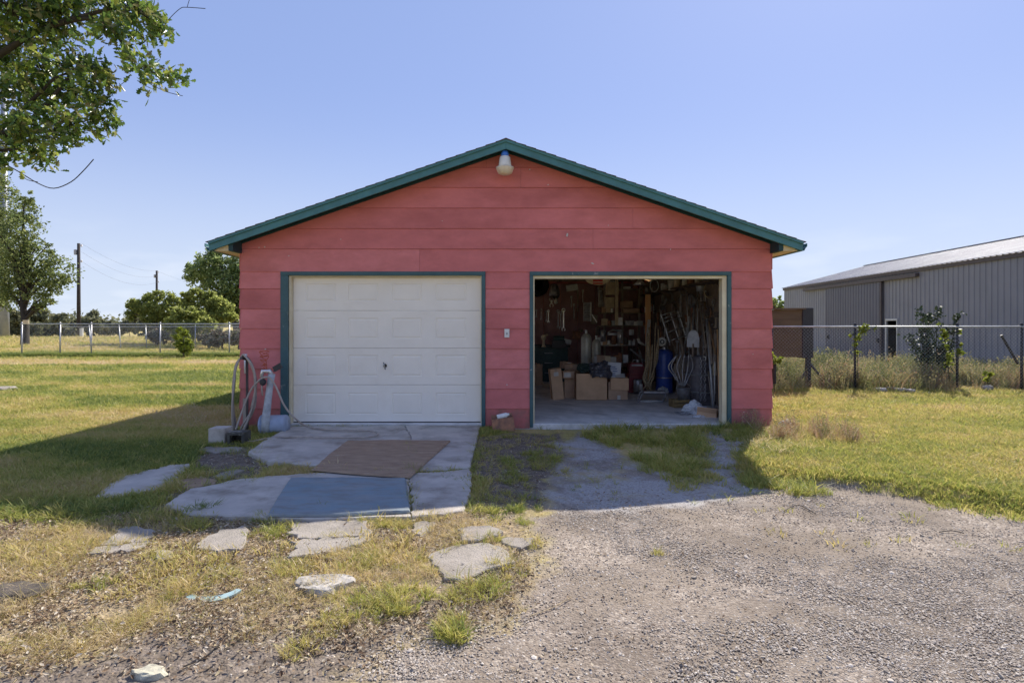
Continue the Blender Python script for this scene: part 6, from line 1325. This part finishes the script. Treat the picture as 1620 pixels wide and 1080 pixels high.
scrubs([(30, 66, 50, 42, 533), (75, 68, 60, 38, 532), (125, 64, 60, 34, 534), (165, 66, 50, 40, 532), (205, 64, 60, 30, 534), (250, 62, 60, 30, 536), (100, 60, 40, 24, 536), (60, 59, 30, 26, 536)], 'scrub', .22, 2600, 'hedge_shrub', 'shrub',
       ['grey green scrub right of the steel pole foot', 'grey green scrub between the left tree and the utility pole', 'grey green scrub at the foot of the utility pole', 'taller grey green scrub right of the utility pole', 'low grey green scrub before the feathery tree', 'low grey green scrub under the flat topped tree', 'low lighter scrub before the road, left of the pole', 'small scrub just right of the corner post'], 'scrub along the far road')
scrubs([(352, 32, 40, 28, 548), (250, 36, 44, 22, 544), (378, 31, 30, 26, 548), (330, 33, 30, 24, 548)], 'brush', .10, 1800, 'dry_bush', 'bush', ['grey dry bush behind the left fence next to the garage', 'grey dry bush left of the rounded green bush', 'grey dry bush partly hidden by the garage corner', 'grey dry bush at the foot of the rounded green bush'], 'dry bushes behind the left fence')
# far treeline: one mass
bl = []; pts = []
for i in range(260):
    x = rng.uniform(-330, 330); y = rng.uniform(240, 300); h = rng.uniform(2.5, 7.5); w = rng.uniform(4, 9); q = rng.normal(size=(60, 3))*np.array([w*.45, 2, h*.26])+np.array([x, y, h*.5]); pts.append(q)
pts = np.concatenate(pts); pts[:, 2] = np.abs(pts[:, 2]); V_, F_ = leafcloud(pts, 1.0)
tag(link('far_treeline', npmesh('far_treeline', V_, F_, M['scrub'])), 'low dark line of far-off trees on the horizon', 'treeline', None, 'stuff')
tree('distant_tree', 'green treetop showing over the board panel left of the barn', 1226, 40, 545, [(1216, 484, 12), (1232, 490, 9), (1226, 476, 6), (1205, 492, 14), (1238, 480, 5), (1233, 472, 3), (1190, 490, 18)], 'leafB', .12, 3500, .2, forks=8, sub=8)
# sapling clump at the right fence, vines
def spire(name, label, px, d, pb, stems, leaf, ls, seed, cat='sapling'):
    r = random.Random(seed); x0 = (px-805)/896*d; base = Vector((x0, d-8, -.02)); T = thing(name, label, cat, base); pxm = d/896; C_ = []; m = MB()
    for (tx, ty, bx) in stems:
        a = Vector(((bx-px)*pxm, 0, 0)); b = Vector(((tx-px)*pxm, r.uniform(-.2, .2), 1.4+(513-ty)*pxm+.02)); mid = (a+b)/2+Vector((r.uniform(-.08, .08), 0, 0)); path = smooth_path([a, mid, b], 5)
        m.tube(path, [.014*(1-i/len(path)*.7) for i in range(len(path))], 5)
        for i in range(190):
            t = r.uniform(.1, 1.02)**.8; q = a+(b-a)*t+(mid-(a+b)/2)*4*t*(1-t); C_.append(q+Vector((r.gauss(0, .085), r.gauss(0, .085), r.gauss(0, .05)))*(1.15-.5*t))
    part('crown', npmesh('crown', *leafcloud(C_, ls), M[leaf]), None, T); part('stems', m, M['barkdark'], T, smooth=True); return T
spire('dark_sapling', 'cluster of dark upright saplings before the barn wall', 1478, 13.0, 578, [(1451, 487, 1478), (1478, 497, 1482), (1493, 484, 1484), (1440, 530, 1474), (1462, 520, 1476), (1500, 520, 1486), (1470, 545, 1478), (1490, 548, 1482), (1513, 497, 1500)], 'leafE', .045, 3)
def vine(name, label, px, d, bl, n, seed, ls=.04):
    r = random.Random(seed); x0 = (px-805)/896*d; T = thing(name, label, 'vine', (x0, d-8, 0)); pxm = d/896; C_ = []; m = MB(); pr = None
    for bx, by, br in bl:
        c = Vector(((bx-px)*pxm, 0, 1.4+(513-by)*pxm))
        for i in range(int(n*br*br/sum(b[2]**2 for b in bl))): C_.append(c+Vector((r.gauss(0, .5), r.gauss(0, .25), r.gauss(0, .5)))*br*pxm)
        if pr: m.tube([pr, c], .006, 4)
        else: m.tube([Vector((c.x*.3, 0, 0)), c], .007, 4)
        pr = c
    part('leaves', npmesh('leaves', *leafcloud(C_, ls, .8), M['leafD']), None, T); part('vine_stem', m, M['barkdark'], T)
vine('fence_vine', 'yellow green vine on the second fence post right of the garage', 1357, 12.1, [(1357, 556, 4), (1354, 545, 5), (1358, 534, 6), (1365, 522, 7), (1370, 516, 5), (1345, 531, 3), (1385, 519, 3)], 170, 2, .032)
vine('fence_vine', 'large bright yellow green vine on the fence before the dark saplings', 1504, 12.0, [(1500, 575, 5), (1503, 562, 6), (1518, 556, 6), (1498, 548, 4), (1520, 545, 3), (1494, 533, 6), (1490, 522, 4), (1484, 514, 3), (1518, 524, 3), (1496, 528, 5)], 260, 5, .032)
vine('fence_vine', 'small yellow and orange leaved vine on the stub post at the garage', 1226, 11.5, [(1224, 572, 4), (1222, 563, 4), (1232, 571, 5), (1236, 567, 3)], 60, 6, .035)
vine('fence_vine', 'yellow green weed low between the dark post and the rubble', 1565, 12.0, [(1562, 600, 4), (1567, 592, 4), (1560, 590, 3)], 60, 8, .035)
# bare twig litter on the drive, dried stalks
for i, (pts_, lb) in enumerate([([(838, 1000), (870, 985), (905, 962)], 'thin pale twig lying on the edge of the gravel'), ([(290, 1068), (320, 1055), (345, 1035)], 'thin dark twig behind the small lichened stone'), ([(1240, 816), (1262, 806), (1290, 820)], 'dark twisted twig on the gravel at the upper right'), ([(1486, 850), (1505, 848), (1525, 852)], 'dark bit of bark and twig on the gravel at far right')]):
    p = [Vector((*gp(a, b, -.15 if a > 800 else -.08), 0)) for a, b in pts_]; p = [Vector((q.x, q.y, gh(q.x, q.y)+.012)) for q in p]; c = p[0].copy()
    one('twig', lb, 'twig', MB().tube(smooth_path([q-c for q in p], 4), .003, 5), M['barkdark'] if i else M['rope'], c)

# ---------------------------------------------------------------- near oak, trunk outside the left edge
OX, OY = -12.2, 1.2
T = thing('oak_tree', 'near oak whose leafy boughs hang in at the upper left corner', 'tree', (OX, OY, -.08))
ob = Vector((OX, OY, -.08))
def oleaf():
    # lobed outline, curved a little
    pr = [(0, 0), (.10, .18), (.07, .28), (.24, .40), (.12, .52), (.30, .66), (.16, .76), (.20, .92), (0, 1.0)]
    pts = [(x, y) for x, y in pr]; v = [(x, y-.5, -.22*abs(x)+.18*(y-.5)**2) for x, y in pts]+[(-x, y-.5, -.22*abs(x)+.18*(y-.5)**2) for x, y in pts[1:-1]]+[(0, -.2, .06), (0, .2, .06)]
    f = []; n = len(pts); mA, mB = len(v)-2, len(v)-1
    for s in (0, 1):
        ids = [0]+(list(range(1, n-1)) if s == 0 else list(range(n, 2*n-2)))+[n-1]
        for i in range(len(ids)-1):
            m_ = mA if i < 4 else mB; a = (ids[i], ids[i+1], m_) if s == 0 else (ids[i+1], ids[i], m_); f.append(a)
        f.append((ids[4], mB, mA) if s == 0 else (ids[4], mA, mB))
    return np.array(v), np.array(f)
lv, lf = oleaf()
blobs = [(20, 15, 38), (70, 10, 40), (125, 15, 36), (175, 12, 32), (220, 20, 30), (245, 32, 22), (255, 55, 13), (215, 55, 16), (30, 60, 34), (75, 50, 22), (115, 48, 20), (165, 45, 18), (195, 70, 12), (205, 88, 12), (215, 108, 16), (240, 118, 17), (265, 118, 15), (288, 126, 10), (222, 132, 10), (205, 108, 8),
         (15, 105, 30), (60, 105, 26), (100, 105, 26), (125, 100, 20), (145, 108, 18), (165, 105, 12), (30, 150, 32), (75, 150, 32), (118, 150, 28), (150, 145, 22), (170, 130, 12), (30, 195, 30), (72, 195, 28), (110, 190, 26), (145, 185, 20), (165, 195, 12), (20, 232, 24), (55, 240, 20), (70, 250, 12), (90, 222, 14), (130, 208, 12), (170, 178, 12), (8, 262, 10), (-30, 40, 50), (-30, 120, 50), (-30, 200, 45), (-90, 60, 70), (-90, 180, 70), (60, -40, 50), (150, -40, 40), (-40, -60, 80), (-180, 0, 100), (-180, 150, 90)]
C_ = []; TW_ = []
for bx, by, br in blobs:
    d = 8.9+random.uniform(-.5, .5); c = np.array(at(bx, by, d))-np.array(ob); rw = br*d/896; n = int(.23*br*br) if br < 45 else int(.06*br*br)
    kk = max(2, n//11); cen = c+rng.normal(size=(kk, 3))*rw*np.array([.42, .8, .42])
    for q in cen:
        C_.append(q+rng.normal(size=(max(3, n//kk), 3))*.085); TW_.append((Vector(c), Vector(q)))
C_ = np.concatenate(C_); n = len(C_); print('oak leaves', n)
u = rng.normal(size=(n, 3)); u[:, 2] -= .5; u /= np.linalg.norm(u, axis=1)[:, None]; w = rng.normal(size=(n, 3)); w[:, 2] *= .6; w -= u*(w*u).sum(1)[:, None]; w /= np.linalg.norm(w, axis=1)[:, None]; nn = np.cross(u, w)
sz = rng.uniform(.085, .165, n)
# the nearest, largest looking ones are single leaves
world = C_+np.array(ob); vis = (world[:, 0]/(world[:, 1]+8)*896+805 > -5); score = np.where(vis, sz/(world[:, 1]+8), 0); big = np.argsort(-score)[:300]
bigset = np.zeros(n, bool); bigset[big] = True
lme = bpy.data.meshes.new('leaf'); lme.from_pydata([tuple(v) for v in lv], [], [tuple(int(i) for i in f) for f in lf])
oakobj = leafmat('oak leaf single', [(.05, .09, .03), (.075, .14, .035), (.12, .20, .045), (.26, .36, .06), (.09, .16, .05), (.26, .24, .12), (.40, .48, .08)], .42, .28, by='object'); lme.materials.append(oakobj)
for i in big:
    Mx = Matrix(((w[i][0], u[i][0], nn[i][0]), (w[i][1], u[i][1], nn[i][1]), (w[i][2], u[i][2], nn[i][2]))); link('leaf', lme, T, tuple(C_[i]), Mx.to_euler(), float(sz[i]))
r_ = ~bigset; n2 = r_.sum(); Vv = (C_[r_][:, None, :]+(lv[None, :, 0:1]*w[r_][:, None, :]+lv[None, :, 1:2]*u[r_][:, None, :]+lv[None, :, 2:3]*nn[r_][:, None, :])*sz[r_][:, None, None]).reshape(-1, 3)
Ff = (lf[None]+(np.arange(n2)*len(lv))[:, None, None]).reshape(-1, 3)
o = part('crown', npmesh('crown', Vv, Ff, M['oak']), None, T); o['kind'] = 'stuff'
m = MB(); trk = [Vector((0, 0, -.3)), Vector((.05, 0, 1.2)), Vector((.2, .0, 2.8)), Vector((.3, 0, 4.6)), Vector((.5, 0, 6.5)), Vector((.6, 0, 9))]; m.tube(trk, [.42, .34, .3, .25, .18, .08], 12); part('trunk', m, M['bark'], T, smooth=True)
lm = MB()
def Lp(px, py, d=8.9): return Vector(at(px, py, d))-ob
paths = [[Vector((.2, 0, 2.8)), Lp(-120, 200), Lp(-10, 215), Lp(55, 185), Lp(110, 120)], [Vector((.25, 0, 3.6)), Lp(-120, 110), Lp(-20, 95), Lp(70, 45), Lp(190, 10)], [Lp(70, 45), Lp(150, 30), Lp(195, 70), Lp(215, 105), Lp(285, 125)], [Vector((.4, 0, 5)), Lp(-60, -30), Lp(60, -20), Lp(180, -10)], [Lp(190, 10), Lp(240, 20), Lp(262, 45)], [Vector((.2, 0, 2.9)), Lp(-110, 250), Lp(-20, 240), Lp(40, 235)], [Lp(-10, 215), Lp(60, 150), Lp(95, 120), Lp(150, 110)], [Lp(-10, 215), Lp(60, 210), Lp(140, 190)]]
for i, p in enumerate(paths):
    q = smooth_path(p, 5); r0 = [.09, .09, .035, .08, .02, .05, .035, .03][i]; lm.tube(q, [r0*(1-.8*k/len(q)) for k in range(len(q))], 7)
part('limbs', lm, M['barkdark'], T, smooth=True)
tm = MB()
for a, b in TW_: tm.tube([a, (a+b)/2+Vector((0, 0, .03)), b], [.008, .006, .003], 4)
tm.tube(smooth_path([Lp(255, 48), Lp(268, 30), Lp(285, 14), Lp(296, 12), Lp(325, 14)], 4), .006, 4); tm.tube([Lp(296, 12), Lp(301, -5)], .005, 4)
tm.tube(smooth_path([Lp(235, 132), Lp(262, 145), Lp(289, 152)], 4), .005, 4); tm.tube(smooth_path([Lp(172, 148), Lp(186, 138), Lp(198, 129)], 4), .005, 4)
tm.tube(smooth_path([Lp(5, 258), Lp(30, 272), Lp(60, 290), Lp(85, 298), Lp(112, 288), Lp(132, 270), Lp(148, 252)], 4), .008, 5); tm.tube(smooth_path([Lp(30, 272), Lp(42, 284), Lp(60, 288)], 4), .005, 4)
tt = part('twigs', tm, M['barkdark'], T); tt['kind'] = 'stuff'
print('objects', len(bpy.data.objects), 'tris', sum(sum(p.loop_total-2 for p in me.polygons) for me in {o.data for o in S.objects if o.type == 'MESH'}))
